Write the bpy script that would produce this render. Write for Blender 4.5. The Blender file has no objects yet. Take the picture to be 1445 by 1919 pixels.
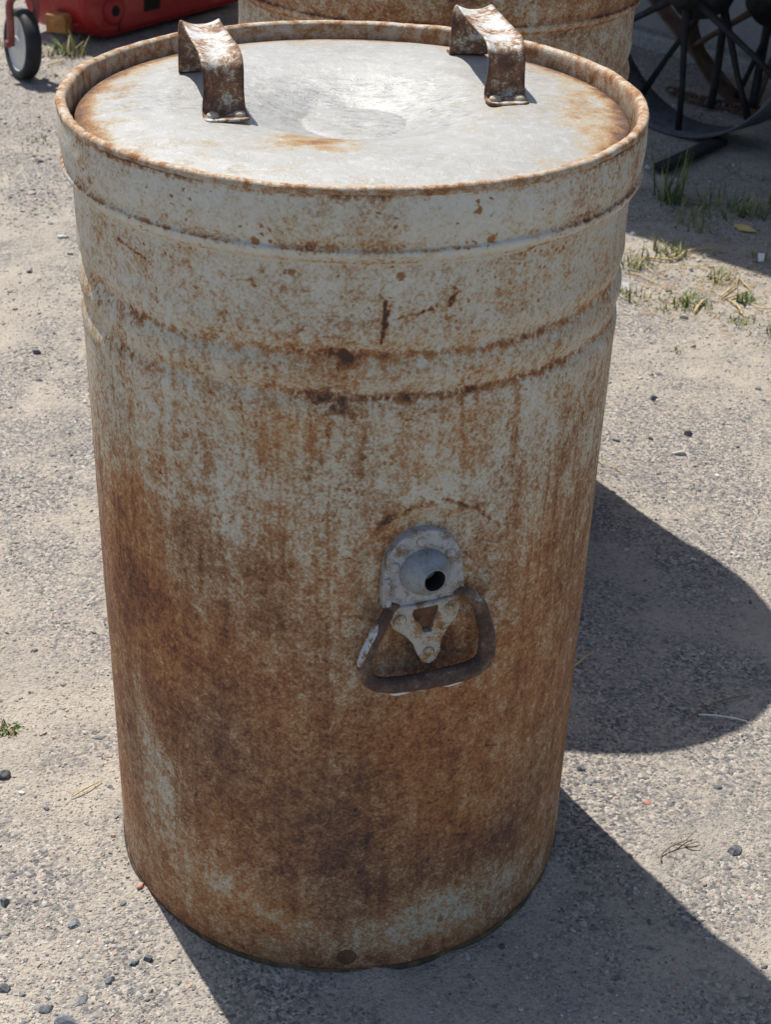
import bpy, math, random
import numpy as np
from mathutils import Vector, Matrix

random.seed(7)
rng = np.random.default_rng(11)
sc = bpy.context.scene
col = sc.collection

# ------------------------------------------------------------------ camera
CAM = (0.0, -1.58436, 1.41196)
PITCH, YAW, ROLL = 0.537667, 0.0292515, 0.0336026
fw = Vector((math.sin(YAW)*math.cos(PITCH), math.cos(YAW)*math.cos(PITCH), -math.sin(PITCH)))
rt = fw.cross(Vector((0, 0, 1))).normalized()
up = rt.cross(fw)
r2 = math.cos(ROLL)*rt + math.sin(ROLL)*up
u2 = -math.sin(ROLL)*rt + math.cos(ROLL)*up
cd = bpy.data.cameras.new('camera')
cam = bpy.data.objects.new('camera', cd)
col.objects.link(cam)
m = Matrix((r2, u2, -fw)).transposed().to_4x4()
m.translation = Vector(CAM)
cam.matrix_world = m
cd.sensor_fit = 'HORIZONTAL'
cd.sensor_width = 36.0
cd.lens = 2909.675/1445*36.0
cd.clip_start = 0.05
cd.clip_end = 2000
cd.dof.use_dof = True
cd.dof.focus_distance = 1.72
cd.dof.aperture_fstop = 20
sc.camera = cam

# ------------------------------------------------------------------ sky, sun, exposure
SUN_EL = math.radians(61.5)
SH = Vector((0.507, -0.862, 0)).normalized()          # the way shadows fall
w = bpy.data.worlds.new('World')
sc.world = w
w.use_nodes = True
nt = w.node_tree
bg = nt.nodes['Background']
sky = nt.nodes.new('ShaderNodeTexSky')
sky.sky_type = 'NISHITA'
sky.sun_disc = False
sky.sun_elevation = SUN_EL
sky.sun_rotation = math.atan2(-SH.x, -SH.y)
sky.dust_density = 1.3
nt.links.new(sky.outputs[0], bg.inputs[0])
bg.inputs[1].default_value = 0.095
sd = bpy.data.lights.new('sun', 'SUN')
sd.energy = 4.2
sd.angle = math.radians(0.53)
sd.color = (1.0, 0.96, 0.90)
sun = bpy.data.objects.new('sun', sd)
col.objects.link(sun)
trav = Vector((SH.x*math.cos(SUN_EL), SH.y*math.cos(SUN_EL), -math.sin(SUN_EL)))
sun.rotation_euler = trav.to_track_quat('-Z', 'Y').to_euler()
sun.location = (-3, 5, 8)
sc.view_settings.view_transform = 'Standard'
sc.view_settings.look = 'None'
sc.view_settings.gamma = 1
sc.view_settings.exposure = 0.53
sc.render.engine = 'CYCLES'
sc.cycles.max_bounces = 6
sc.cycles.diffuse_bounces = 3


# ------------------------------------------------------------------ node helper
class NT:
    def __init__(s, name):
        s.m = bpy.data.materials.new(name)
        s.m.use_nodes = True
        s.t = s.m.node_tree
        s.b = s.t.nodes['Principled BSDF']

    def n(s, typ, **kw):
        o = s.t.nodes.new(typ)
        for k, v in kw.items():
            setattr(o, k, v)
        return o

    def put(s, inp, v):
        if isinstance(v, bpy.types.NodeSocket):
            s.t.links.new(v, inp)
        else:
            if isinstance(v, tuple) and len(v) == 3 and inp.type == 'RGBA':
                v = v + (1,)
            inp.default_value = v

    def math(s, op, a, b=0.0, c=None, clamp=False):
        o = s.n('ShaderNodeMath', operation=op, use_clamp=clamp)
        s.put(o.inputs[0], a)
        s.put(o.inputs[1], b)
        if c is not None:
            s.put(o.inputs[2], c)
        return o.outputs[0]

    def add(s, a, b): return s.math('ADD', a, b)
    def sub(s, a, b): return s.math('SUBTRACT', a, b)
    def mul(s, a, b): return s.math('MULTIPLY', a, b)

    def map(s, v, scale=(1, 1, 1), loc=(0, 0, 0)):
        o = s.n('ShaderNodeMapping')
        s.put(o.inputs[0], v)
        o.inputs['Scale'].default_value = scale
        o.inputs['Location'].default_value = loc
        return o.outputs[0]

    def noise(s, v, scale, detail=3.0, rough=0.55, dist=0.0):
        o = s.n('ShaderNodeTexNoise')
        s.put(o.inputs['Vector'], v)
        o.inputs['Scale'].default_value = scale
        o.inputs['Detail'].default_value = detail
        o.inputs['Roughness'].default_value = rough
        o.inputs['Distortion'].default_value = dist
        return o.outputs['Fac']

    def vor(s, v, scale, feature='F1', rand=1.0):
        o = s.n('ShaderNodeTexVoronoi', feature=feature)
        s.put(o.inputs['Vector'], v)
        o.inputs['Scale'].default_value = scale
        o.inputs['Randomness'].default_value = rand
        return o

    def ramp(s, f, stops, interp='LINEAR'):
        o = s.n('ShaderNodeValToRGB')
        s.put(o.inputs[0], f)
        e = o.color_ramp.elements
        o.color_ramp.interpolation = interp
        while len(e) < len(stops):
            e.new(0.5)
        for el, (p, c) in zip(e, stops):
            el.position = p
            if not isinstance(c, tuple):
                c = (c, c, c)
            el.color = tuple(c) + (1,)
        return o.outputs[0]

    def smooth(s, f, a, b, lo=0.0, hi=1.0):
        o = s.n('ShaderNodeMapRange', interpolation_type='SMOOTHSTEP')
        s.put(o.inputs[0], f)
        o.inputs[1].default_value = a
        o.inputs[2].default_value = b
        o.inputs[3].default_value = lo
        o.inputs[4].default_value = hi
        return o.outputs[0]

    def mix(s, f, a, b, mode='MIX'):
        o = s.n('ShaderNodeMix', data_type='RGBA', blend_type=mode)
        s.put(o.inputs[0], f)
        s.put(o.inputs[6], a)
        s.put(o.inputs[7], b)
        return o.outputs[2]

    def attr(s, name):
        return s.n('ShaderNodeAttribute', attribute_name=name)

    def obj(s): return s.n('ShaderNodeTexCoord').outputs['Object']
    def uv(s): return s.n('ShaderNodeTexCoord').outputs['UV']

    def geo(s): return s.n('ShaderNodeNewGeometry').outputs['Position']

    def bump(s, h, strength=0.5, dist=0.001, normal=None):
        o = s.n('ShaderNodeBump')
        s.put(o.inputs['Height'], h)
        o.inputs['Strength'].default_value = strength
        o.inputs['Distance'].default_value = dist
        if normal is not None:
            s.put(o.inputs['Normal'], normal)
        return o.outputs[0]

    def out(s, color, rough=0.7, metal=0.0, normal=None, spec=0.5):
        s.put(s.b.inputs['Base Color'], color)
        s.put(s.b.inputs['Roughness'], rough)
        s.put(s.b.inputs['Metallic'], metal)
        s.b.inputs['Specular IOR Level'].default_value = spec
        if normal is not None:
            s.put(s.b.inputs['Normal'], normal)
        return s.m


RUST = [(0.0, (.56, .55, .50)), (.22, (.515, .495, .432)), (.36, (.455, .405, .32)), (.50, (.345, .24, .148)),
        (.64, (.25, .138, .073)), (.80, (.155, .080, .052)), (1.0, (.062, .040, .034))]
RUST_OR = [(0.0, (.56, .55, .50)), (.22, (.515, .495, .432)), (.36, (.475, .395, .275)), (.50, (.43, .245, .118)),
           (.64, (.37, .165, .064)), (.80, (.25, .10, .046)), (1.0, (.10, .046, .03))]


def mat_drum():
    """weathered grey paint over rust; uv is metres round the shell and up it; attribute 'wear' = rust amount, orange, dark line"""
    s = NT('weathered_drum_paint')
    uv = s.uv()
    a = s.attr('wear')
    sp = s.n('ShaderNodeSeparateColor')
    s.put(sp.inputs[0], a.outputs['Color'])
    L, OR, LN = sp.outputs[0], sp.outputs[1], sp.outputs[2]
    mp = s.n('ShaderNodeMapping')
    s.put(mp.inputs[0], s.geo())
    mp.inputs['Rotation'].default_value = (.53, .81, .37)
    g3 = mp.outputs[0]
    fine = s.noise(g3, 300, 3, .68, .3)
    med = s.noise(g3, 95, 4, .68, .6)
    big = s.noise(g3, 20, 4, .62, .4)
    streak = s.noise(s.map(uv, (62, 5, 1), (.3, .7, .37)), 1.0, 5, .7, .5)
    fine2 = fine
    calm = s.smooth(L, .34, .60, 1.0, .98)
    t = s.add(L, s.mul(calm, s.add(s.mul(s.sub(fine, .5), 1.0), s.mul(s.sub(med, .5), .85))))
    t = s.add(t, s.mul(s.sub(big, .5), .55))
    sa = s.smooth(L, .2, .42, .25, 1.0)
    t = s.add(t, s.mul(s.mul(s.sub(streak, .5), .48), sa))
    # rust pits: small round-ish spots of several sizes, in clusters
    clus = s.noise(s.map(uv, (1, 1, 1), (5, 2, 0)), 22, 3, .6)
    wob = s.n('ShaderNodeVectorMath', operation='ADD')
    wn = s.n('ShaderNodeTexNoise')
    s.put(wn.inputs['Vector'], uv)
    wn.inputs['Scale'].default_value = 300
    sc_ = s.n('ShaderNodeVectorMath', operation='SCALE')
    s.put(sc_.inputs[0], wn.outputs['Color'])
    sc_.inputs['Scale'].default_value = .006
    s.put(wob.inputs[0], uv)
    s.put(wob.inputs[1], sc_.outputs[0])
    v1 = s.vor(wob.outputs[0], 150)
    c1 = s.n('ShaderNodeSeparateColor')
    s.put(c1.inputs[0], v1.outputs['Color'])
    keep = s.smooth(s.add(c1.outputs[0], s.mul(s.sub(clus, .5), 2.2)), .86, .98)
    spot = s.mul(s.smooth(v1.outputs['Distance'], .42, .20), keep)
    v2 = s.vor(wob.outputs[0], 62)
    c2 = s.n('ShaderNodeSeparateColor')
    s.put(c2.inputs[0], v2.outputs['Color'])
    keep2 = s.smooth(s.add(c2.outputs[0], s.mul(s.sub(clus, .5), 2.4)), 1.02, 1.12)
    spot2 = s.mul(s.smooth(v2.outputs['Distance'], .40, .18), keep2)
    spots = s.math('MAXIMUM', spot, spot2)
    t = s.math('MAXIMUM', s.add(t, s.mul(spots, .16)), s.mul(spots, .66))
    t = s.add(t, s.mul(LN, s.smooth(med, .36, .58, .18, .62)))
    t = s.math('ADD', t, 0.0, clamp=True)
    cA = s.ramp(t, RUST)
    cB = s.ramp(t, RUST_OR)
    c = s.mix(OR, cA, cB)
    tint = s.noise(uv, 5, 3, .5)
    c = s.mix(s.smooth(tint, .35, .7, 0, .35), c, (.36, .33, .27), 'SOFT_LIGHT')
    # fine dark scuffs
    sv = s.noise(s.map(uv, (30, 190, 1), (1, 9, 0)), 1.0, 2, .5, 1.4)
    scf = s.mul(s.smooth(s.math('ABSOLUTE', s.sub(sv, .5)), .006, .0), s.smooth(med, .54, .66))
    c = s.mix(s.mul(scf, .55), c, (.10, .09, .08))
    nb = s.bump(s.add(fine, med), .8, .0011)
    rough = s.smooth(t, .3, .7, .50, .88)
    return s.out(c, rough, s.smooth(t, .25, .5, .12, 0), nb, .35)


def mat_lid():
    """scuffed pale metal lid, rust creeping in from the edge (attribute wear red)"""
    s = NT('scuffed_pale_lid')
    o = s.geo()
    a = s.attr('wear')
    sp = s.n('ShaderNodeSeparateColor')
    s.put(sp.inputs[0], a.outputs['Color'])
    L, SC = sp.outputs[0], sp.outputs[1]
    fine = s.noise(o, 480, 2, .6)
    med = s.noise(o, 38, 8, .74, .2)
    big = s.noise(o, 11, 3, .6)
    t = s.add(L, s.add(s.mul(s.sub(fine, .5), .45), s.add(s.mul(s.sub(med, .5), 1.35), s.mul(s.sub(big, .5), .55))))
    t = s.math('ADD', t, 0.0, clamp=True)
    c = s.ramp(t, [(0.0, (.375, .368, .345)), (.36, (.345, .338, .312)), (.50, (.335, .298, .23)), (.66, (.32, .22, .12)), (.80, (.25, .13, .055)), (1.0, (.09, .042, .022))])
    # grey patches where the coating is rubbed, and drawn scratches
    rb = s.noise(s.map(o, (.55, 1.5, 1), (4, 4, 4)), 110, 7, .80, 1.2)
    rub = s.mul(s.smooth(rb, .48, .60), s.smooth(s.add(SC, s.mul(s.sub(big, .5), 1.6)), .15, .6))
    c = s.mix(s.mul(rub, .72), c, (.16, .165, .17))
    sv = s.noise(s.map(o, (55, 260, 1)), 1.0, 2, .5, 2.2)
    scf = s.mul(s.smooth(s.math('ABSOLUTE', s.sub(sv, .5)), .016, .0), s.smooth(med, .47, .58))
    c = s.mix(s.mul(scf, .7), c, (.14, .14, .14))
    pale = s.smooth(s.noise(s.map(o, (1, 1, 1), (9, 1, 4)), 90, 5, .7), .54, .62)
    c = s.mix(s.mul(pale, s.smooth(t, .62, .42, 0, .5)), c, (.45, .45, .44))
    v1 = s.vor(o, 75)
    c1 = s.n('ShaderNodeSeparateColor')
    s.put(c1.inputs[0], v1.outputs['Color'])
    dark = s.mul(s.smooth(v1.outputs['Distance'], .32, .12), s.smooth(s.add(c1.outputs[0], s.mul(s.sub(med, .5), 1.2)), .98, 1.04))
    c = s.mix(s.mul(dark, .7), c, (.34, .24, .14))
    nb = s.bump(s.add(s.mul(fine, .5), s.mul(med, 2.0)), .5, .0016)
    return s.out(c, s.smooth(t, .4, .75, .48, .88), s.smooth(t, .35, .6, .20, 0), nb, .35)


def mat_metal(name, stops, scale=1.0, bias=0.0, rough=(.55, .9), grad=None, bump=.6):
    """generic flaking metal on object positions"""
    s = NT(name)
    o = s.geo()
    fine = s.noise(o, 560*scale, 2, .6)
    med = s.noise(o, 60*scale, 7, .72, .3)
    t = s.add(.5 + bias, s.add(s.mul(s.sub(fine, .5), .55), s.mul(s.sub(med, .5), 1.9)))
    t = s.math('ADD', t, 0.0, clamp=True)
    c = s.ramp(t, stops)
    nb = s.bump(s.add(s.mul(fine, .7), med), bump, .0012)
    return s.out(c, s.smooth(t, .3, .7, rough[0], rough[1]), 0.0, nb, .35)


M = {}
M['drum'] = mat_drum()
M['lid'] = mat_lid()
M['rim'] = mat_metal('rusty_rim', [(0, (.50, .47, .40)), (.36, (.42, .34, .25)), (.52, (.35, .21, .11)), (.70, (.24, .105, .042)), (1, (.08, .035, .02))], 1.0, -.04)
def mat_strap():
    s = NT('flaking_strap')
    o = s.geo()
    a = s.attr('wear')
    sp = s.n('ShaderNodeSeparateColor')
    s.put(sp.inputs[0], a.outputs['Color'])
    fine = s.noise(o, 620, 3, .65)
    med = s.noise(o, 150, 6, .72, .4)
    big = s.noise(o, 34, 3, .6)
    t = s.add(sp.outputs[0], s.add(s.mul(s.sub(fine, .5), .7), s.add(s.mul(s.sub(med, .5), 1.15), s.mul(s.sub(big, .5), 1.3))))
    t = s.math('ADD', t, 0.0, clamp=True)
    c = s.ramp(t, [(0, (.55, .56, .56)), (.34, (.49, .475, .44)), (.43, (.36, .26, .165)), (.53, (.21, .11, .06)), (.74, (.12, .062, .04)), (1, (.05, .032, .027))])
    return s.out(c, s.smooth(t, .3, .7, .45, .85), 0.0, s.bump(s.add(s.mul(fine, .6), med), .45, .0009), .4)


M['strap'] = mat_strap()
M['strap_rivet'] = mat_metal('strap_rivet', [(0, (.55, .52, .47)), (.5, (.44, .36, .26)), (1, (.16, .09, .05))], 1.0, -.05)
M['plate'] = mat_metal('bluish_cast_plate', [(0, (.44, .455, .47)), (.40, (.36, .37, .38)), (.56, (.28, .265, .24)), (.70, (.20, .135, .085)), (1, (.09, .05, .03))], 1.2, -.02, (.42, .8))
M['spout'] = mat_metal('dull_grey_spout', [(0, (.30, .325, .345)), (.45, (.235, .25, .26)), (.6, (.21, .19, .165)), (.75, (.17, .115, .07)), (1, (.08, .05, .03))], 1.3, -.08, (.4, .7))
M['bracket'] = mat_metal('stained_bracket', [(0, (.48, .48, .45)), (.45, (.42, .39, .32)), (.56, (.33, .20, .09)), (.75, (.22, .10, .04)), (1, (.07, .04, .02))], .8, 0.0)
M['bail'] = mat_metal('rusted_drop_handle', [(0, (.40, .42, .43)), (.22, (.30, .28, .25)), (.32, (.17, .105, .07)), (.6, (.092, .055, .042)), (1, (.045, .028, .025))], .7, .05)
M['bailwhite'] = mat_metal('handle_worn_paint', [(0, (.50, .54, .56)), (.46, (.42, .45, .46)), (.56, (.25, .16, .10)), (1, (.10, .05, .035))], 1.3, .0)
M['rivet_rust'] = mat_metal('dark_rust_rivet', [(0, (.20, .10, .05)), (.5, (.12, .055, .03)), (1, (.05, .028, .02))], .8, 0)
M['dirt_band'] = mat_metal('mossy_base_band', [(0, (.22, .15, .085)), (.4, (.13, .085, .048)), (.6, (.07, .055, .034)), (1, (.03, .026, .018))], 1.1, .0, (.8, .95))
M['black'] = mat_metal('black_bore', [(0, (.012, .011, .01)), (1, (.02, .018, .016))], 1, 0, (.9, .95))
M['iron'] = mat_metal('dark_iron', [(0, (.028, .028, .03)), (.5, (.016, .0155, .017)), (.7, (.022, .016, .014)), (1, (.012, .010, .009))], .25, -.03, (.6, .85))
M['iron_rim'] = mat_metal('grey_iron_rim', [(0, (.13, .135, .15)), (.5, (.09, .093, .105)), (.75, (.06, .055, .055)), (1, (.04, .03, .028))], .2, -.03, (.6, .85))
M['iron_rust'] = mat_metal('rust_brown_iron', [(0, (.17, .11, .075)), (.5, (.105, .062, .042)), (1, (.05, .032, .026))], .25, 0, (.75, .92))
M['red'] = mat_metal('faded_red_paint', [(0, (.42, .035, .035)), (.5, (.33, .018, .02)), (.7, (.25, .02, .02)), (.85, (.16, .04, .03)), (1, (.06, .025, .02))], .18, -.04, (.32, .55), bump=.12)
M['fork'] = mat_metal('dull_red_fork', [(0, (.36, .13, .11)), (.5, (.27, .075, .062)), (1, (.13, .05, .035))], .3, 0, (.5, .7), bump=.2)
M['tyre'] = mat_metal('black_rubber', [(0, (.035, .035, .038)), (1, (.016, .016, .018))], .3, 0, (.6, .75), bump=.2)
M['disc'] = mat_metal('dirty_white_disc', [(0, (.70, .72, .70)), (.52, (.62, .62, .57)), (.66, (.48, .41, .29)), (1, (.25, .15, .08))], .16, -.06, (.35, .6), bump=.1)
M['wood'] = mat_metal('orange_wood_block', [(0, (.52, .27, .075)), (.5, (.38, .175, .05)), (1, (.20, .08, .03))], .3, 0, (.6, .75))
M['straw'] = mat_metal('dry_straw', [(0, (.62, .49, .25)), (.5, (.52, .38, .17)), (1, (.34, .23, .10))], .6, 0, (.6, .8))
M['twig'] = mat_metal('brown_twig', [(0, (.26, .18, .10)), (1, (.12, .08, .05))], .6, 0, (.8, .9))
M['white_bit'] = mat_metal('white_chip', [(0, (.80, .80, .78)), (1, (.66, .66, .63))], .5, 0, (.4, .6))
M['leaf'] = mat_metal('yellow_leaf', [(0, (.58, .46, .18)), (1, (.42, .30, .10))], .5, 0, (.6, .8))
M['shade_roof'] = mat_metal('grey_shade_roof', [(0, (.30, .30, .30)), (1, (.2, .19, .18))], .1, 0)


def mat_stone(name, c0, c1):
    s = NT(name)
    o = s.geo()
    n = s.noise(o, 260, 4, .6)
    n2 = s.noise(o, 60, 3, .6)
    c = s.mix(s.smooth(s.add(n, s.sub(n2, .5)), .35, .65), c0, c1)
    return s.out(c, .85, 0, s.bump(n, .5, .001), .3)


M['stone_dark'] = mat_stone('dark_stone', (.17, .175, .18), (.09, .095, .10))
M['stone_blue'] = mat_stone('bluegrey_stone', (.25, .255, .26), (.15, .155, .16))
M['stone_pale'] = mat_stone('pale_stone', (.50, .49, .46), (.34, .33, .31))
M['stone_red'] = mat_stone('reddish_stone', (.52, .27, .20), (.36, .17, .12))
M['stone_tan'] = mat_stone('tan_stone', (.42, .36, .28), (.28, .24, .19))


def mat_ground():
    s = NT('gritty_ground')
    o = s.geo()
    big = s.noise(o, 1.6, 4, .6, .4)
    mid = s.noise(o, 7, 5, .62)
    grit = s.noise(o, 120, 4, .7)
    fine = s.noise(o, 420, 3, .6)
    dust = s.smooth(s.add(s.add(big, s.mul(s.sub(mid, .5), .9)), s.mul(s.sub(grit, .5), .4)), .37, .66)
    # grit: tiny stones of many greys and tans
    v = s.vor(o, 230)
    cc = s.n('ShaderNodeSeparateColor')
    s.put(cc.inputs[0], v.outputs['Color'])
    g1 = s.ramp(cc.outputs[0], [(0, (.10, .10, .105)), (.22, (.17, .165, .16)), (.5, (.27, .245, .215)), (.72, (.34, .295, .245)), (.9, (.42, .37, .31)), (1, (.50, .46, .41))])
    v2 = s.vor(o, 105)
    c2 = s.n('ShaderNodeSeparateColor')
    s.put(c2.inputs[0], v2.outputs['Color'])
    g2 = s.ramp(c2.outputs[1], [(0, (.09, .095, .10)), (.3, (.20, .19, .18)), (.6, (.30, .26, .22)), (.82, (.40, .34, .27)), (1, (.40, .27, .2))])
    stone2 = s.mul(s.smooth(v2.outputs['Distance'], .36, .28), s.smooth(c2.outputs[0], .50, .56))
    gc = s.mix(stone2, g1, g2)
    dustc = s.ramp(s.add(mid, s.mul(s.sub(fine, .5), .6)), [(.25, (.28, .25, .21)), (.5, (.385, .338, .276)), (.75, (.45, .40, .33))])
    c = s.mix(s.mul(dust, s.smooth(grit, .34, .52, .35, .92)), gc, dustc)
    dk = s.noise(o, 3.2, 5, .65, .6)
    c = s.mix(s.smooth(dk, .54, .70, 0, .28), c, (.17, .165, .16))
    h1 = s.mul(s.math('SUBTRACT', .5, v.outputs['Distance'], clamp=True), 1.0)
    h2 = s.mul(stone2, .9)
    h = s.add(s.mul(h1, .9), s.mul(grit, 1.3))
    nb = s.bump(h, 1.0, .0040)
    return s.out(c, .92, 0, nb, .25)


M['ground'] = mat_ground()


def mat_gravel():
    s = NT('loose_gravel')
    a = s.attr('tone')
    o = s.geo()
    n = s.noise(o, 300, 3, .6)
    c = s.mix(s.smooth(n, .3, .7, 0, .35), a.outputs['Color'], (.30, .27, .23))
    return s.out(c, .9, 0, s.bump(n, .4, .0008), .25)


M['gravel'] = mat_gravel()


def mat_grass():
    s = NT('weed_grass')
    a = s.attr('tone')
    n = s.noise(s.geo(), 90, 2)
    c = s.mix(s.smooth(n, .3, .7, 0, .4), a.outputs['Color'], (.10, .14, .045))
    s.b.inputs['Transmission Weight'].default_value = 0
    return s.out(c, .6, 0, None, .3)


M['grass'] = mat_grass()


def mat_block():
    s = NT('grey_concrete_block')
    o = s.geo()
    n = s.noise(o, 90, 4, .6)
    b = s.noise(o, 4, 5, .65, .5)
    c = s.ramp(s.add(b, s.mul(s.sub(n, .5), .5)), [(.25, (.16, .162, .17)), (.5, (.235, .237, .245)), (.75, (.30, .30, .30))])
    return s.out(c, .9, 0, s.bump(n, .5, .002), .3)


M['block'] = mat_block()
M['mortar'] = mat_stone('grey_mortar', (.34, .33, .32), (.22, .215, .21))


# ------------------------------------------------------------------ object helpers
def mesh(name, V, F, mat, smooth=False, uv=None, colors=None):
    me = bpy.data.meshes.new(name)
    V = np.asarray(V, dtype=np.float64).reshape(-1, 3)
    me.from_pydata([tuple(x) for x in V], [], [tuple(int(i) for i in f) for f in F])
    me.polygons.foreach_set('use_smooth', np.full(len(me.polygons), smooth, dtype=bool))
    li = np.empty(len(me.loops), dtype=np.int32)
    me.loops.foreach_get('vertex_index', li)
    if uv is not None:
        l = me.uv_layers.new(name='UVMap')
        l.data.foreach_set('uv', np.asarray(uv, dtype=np.float32)[li].ravel())
    if colors is not None:
        cname, C = colors
        at = me.attributes.new(cname, 'FLOAT_COLOR', 'POINT')
        C = np.asarray(C, dtype=np.float32)
        C = np.c_[C, np.ones(len(C), dtype=np.float32)]
        at.data.foreach_set('color', C.ravel())
    me.materials.append(mat)
    me.update()
    return me


def tag(o, label=None, cat=None, group=None, kind=None):
    for k, v in (('label', label), ('category', cat), ('group', group), ('kind', kind)):
        if v:
            o[k] = v
    return o


def root(name, label, cat, loc, group=None):
    o = bpy.data.objects.new(name, None)
    o.empty_display_size = .05
    col.objects.link(o)
    o.location = loc
    return tag(o, label, cat, group)


def worldloc(p):
    v = Vector((0, 0, 0))
    while p is not None:
        v += p.location
        p = p.parent
    return np.array(v)


def part(name, VF, mat, parent=None, smooth=False, uv=None, colors=None, bevel=0.0, loc=None):
    """links one mesh object; vertices are given in world coordinates"""
    V, F = VF
    V = np.asarray(V, dtype=float)
    base = worldloc(parent) if parent is not None else np.zeros(3)
    if loc is None and parent is None:
        loc = V.mean(0)
        loc[2] = V[:, 2].min()
    off = base if parent is not None else np.array(loc)
    o = bpy.data.objects.new(name, mesh(name, V - off, F, mat, smooth, uv, colors))
    col.objects.link(o)
    if parent is not None:
        o.parent = parent
    else:
        o.location = tuple(off)
    if bevel:
        b = o.modifiers.new('bevel', 'BEVEL')
        b.width = bevel
        b.segments = 2
        b.limit_method = 'ANGLE'
        for p_ in o.data.polygons:
            p_.use_smooth = False
    return o


def revolve(prof, n, O=(0, 0, 0), X=(1, 0, 0), Y=(0, 1, 0), Z=(0, 0, 1), closed=False):
    prof = np.asarray(prof, float)
    a = np.linspace(0, 2*np.pi, n, endpoint=False)
    O, X, Y, Z = [np.asarray(q, float) for q in (O, X, Y, Z)]
    V = (O + prof[:, None, 0:1]*(np.cos(a)[None, :, None]*X + np.sin(a)[None, :, None]*Y) + prof[:, None, 1:2]*Z).reshape(-1, 3)
    F = []
    k = len(prof)
    for i in range(k if closed else k-1):
        i2 = (i+1) % k
        for j in range(n):
            j2 = (j+1) % n
            F.append((i*n+j, i*n+j2, i2*n+j2, i2*n+j))
    return V, F


def tube(path, r, n=10, closed=False, caps=True):
    P = np.asarray(path, float)
    k = len(P)
    r = np.broadcast_to(np.asarray(r, float), (k,))
    T = np.gradient(P, axis=0) if not closed else np.roll(P, -1, 0) - np.roll(P, 1, 0)
    T /= np.linalg.norm(T, axis=1)[:, None]
    ref = np.array([0, 0, 1.0]) if abs(T[0, 2]) < .9 else np.array([1.0, 0, 0])
    V = []
    nrm = np.cross(T[0], ref)
    nrm /= np.linalg.norm(nrm)
    for i in range(k):
        nrm = nrm - T[i]*(nrm@T[i])
        nrm /= np.linalg.norm(nrm)
        b = np.cross(T[i], nrm)
        for j in range(n):
            a = 2*np.pi*j/n
            V.append(P[i] + r[i]*(np.cos(a)*nrm + np.sin(a)*b))
    F = []
    for i in range(k if closed else k-1):
        i2 = (i+1) % k
        for j in range(n):
            j2 = (j+1) % n
            F.append((i*n+j, i*n+j2, i2*n+j2, i2*n+j))
    if caps and not closed:
        F.append(tuple(range(n))[::-1])
        F.append(tuple((k-1)*n+j for j in range(n)))
    return np.array(V), F


def box(c, d, R=None):
    c = np.asarray(c, float)
    h = np.asarray(d, float)/2
    V = np.array([(x, y, z) for x in (-1, 1) for y in (-1, 1) for z in (-1, 1)], float)*h
    if R is not None:
        V = V@np.asarray(R, float)          # rows of R: local axes in world
    F = [(0, 1, 3, 2), (4, 6, 7, 5), (0, 4, 5, 1), (2, 3, 7, 6), (0, 2, 6, 4), (1, 5, 7, 3)]
    return V + c, F


def prism(outline, z0, z1, O, X, Y, Z):
    O, X, Y, Z = [np.asarray(q, float) for q in (O, X, Y, Z)]
    P = np.asarray(outline, float)
    n = len(P)
    B = O + P[:, :1]*X + P[:, 1:2]*Y
    V = np.r_[B + z0*Z, B + z1*Z]
    F = [tuple(range(n))[::-1], tuple(range(n, 2*n))]
    for i in range(n):
        j = (i+1) % n
        F.append((i, j, n+j, n+i))
    return V, F


def join(*VFs):
    V, F, o = [], [], 0
    for v, f in VFs:
        V.append(np.asarray(v, float))
        F += [tuple(i+o for i in q) for q in f]
        o += len(v)
    return np.concatenate(V), F


def spline(pts, n):
    """Catmull-Rom through points"""
    P = np.asarray(pts, float)
    P = np.r_[[2*P[0]-P[1]], P, [2*P[-1]-P[-2]]]
    out = []
    for i in range(1, len(P)-2):
        for t in np.linspace(0, 1, n, endpoint=False):
            a, b, c, d = P[i-1:i+3]
            out.append(.5*((2*b) + (-a+c)*t + (2*a-5*b+4*c-d)*t*t + (-a+3*b-3*c+d)*t**3))
    out.append(P[-2])
    return np.array(out)


def vnoise(x, y, seed=0):
    """smooth value noise, numpy"""
    g = np.random.default_rng(seed).random((64, 64))
    xi = np.floor(x).astype(int)
    yi = np.floor(y).astype(int)
    fx = x-xi
    fy = y-yi
    fx = fx*fx*(3-2*fx)
    fy = fy*fy*(3-2*fy)
    a = g[xi % 64, yi % 64]
    b = g[(xi+1) % 64, yi % 64]
    c = g[xi % 64, (yi+1) % 64]
    d = g[(xi+1) % 64, (yi+1) % 64]
    return (a*(1-fx)+b*fx)*(1-fy)+(c*(1-fx)+d*fx)*fy - .5


def sstep(a, b, x):
    t = np.clip((x-a)/(b-a), 0, 1)
    return t*t*(3-2*t)


def seg(u, z, p, q):
    """distance to a line segment on the unrolled shell"""
    px, py = p
    dx, dy = q[0]-px, q[1]-py
    t = np.clip(((u-px)*dx+(z-py)*dy)/(dx*dx+dy*dy), 0, 1)
    return np.hypot(u-px-t*dx, z-py-t*dy)


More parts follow.
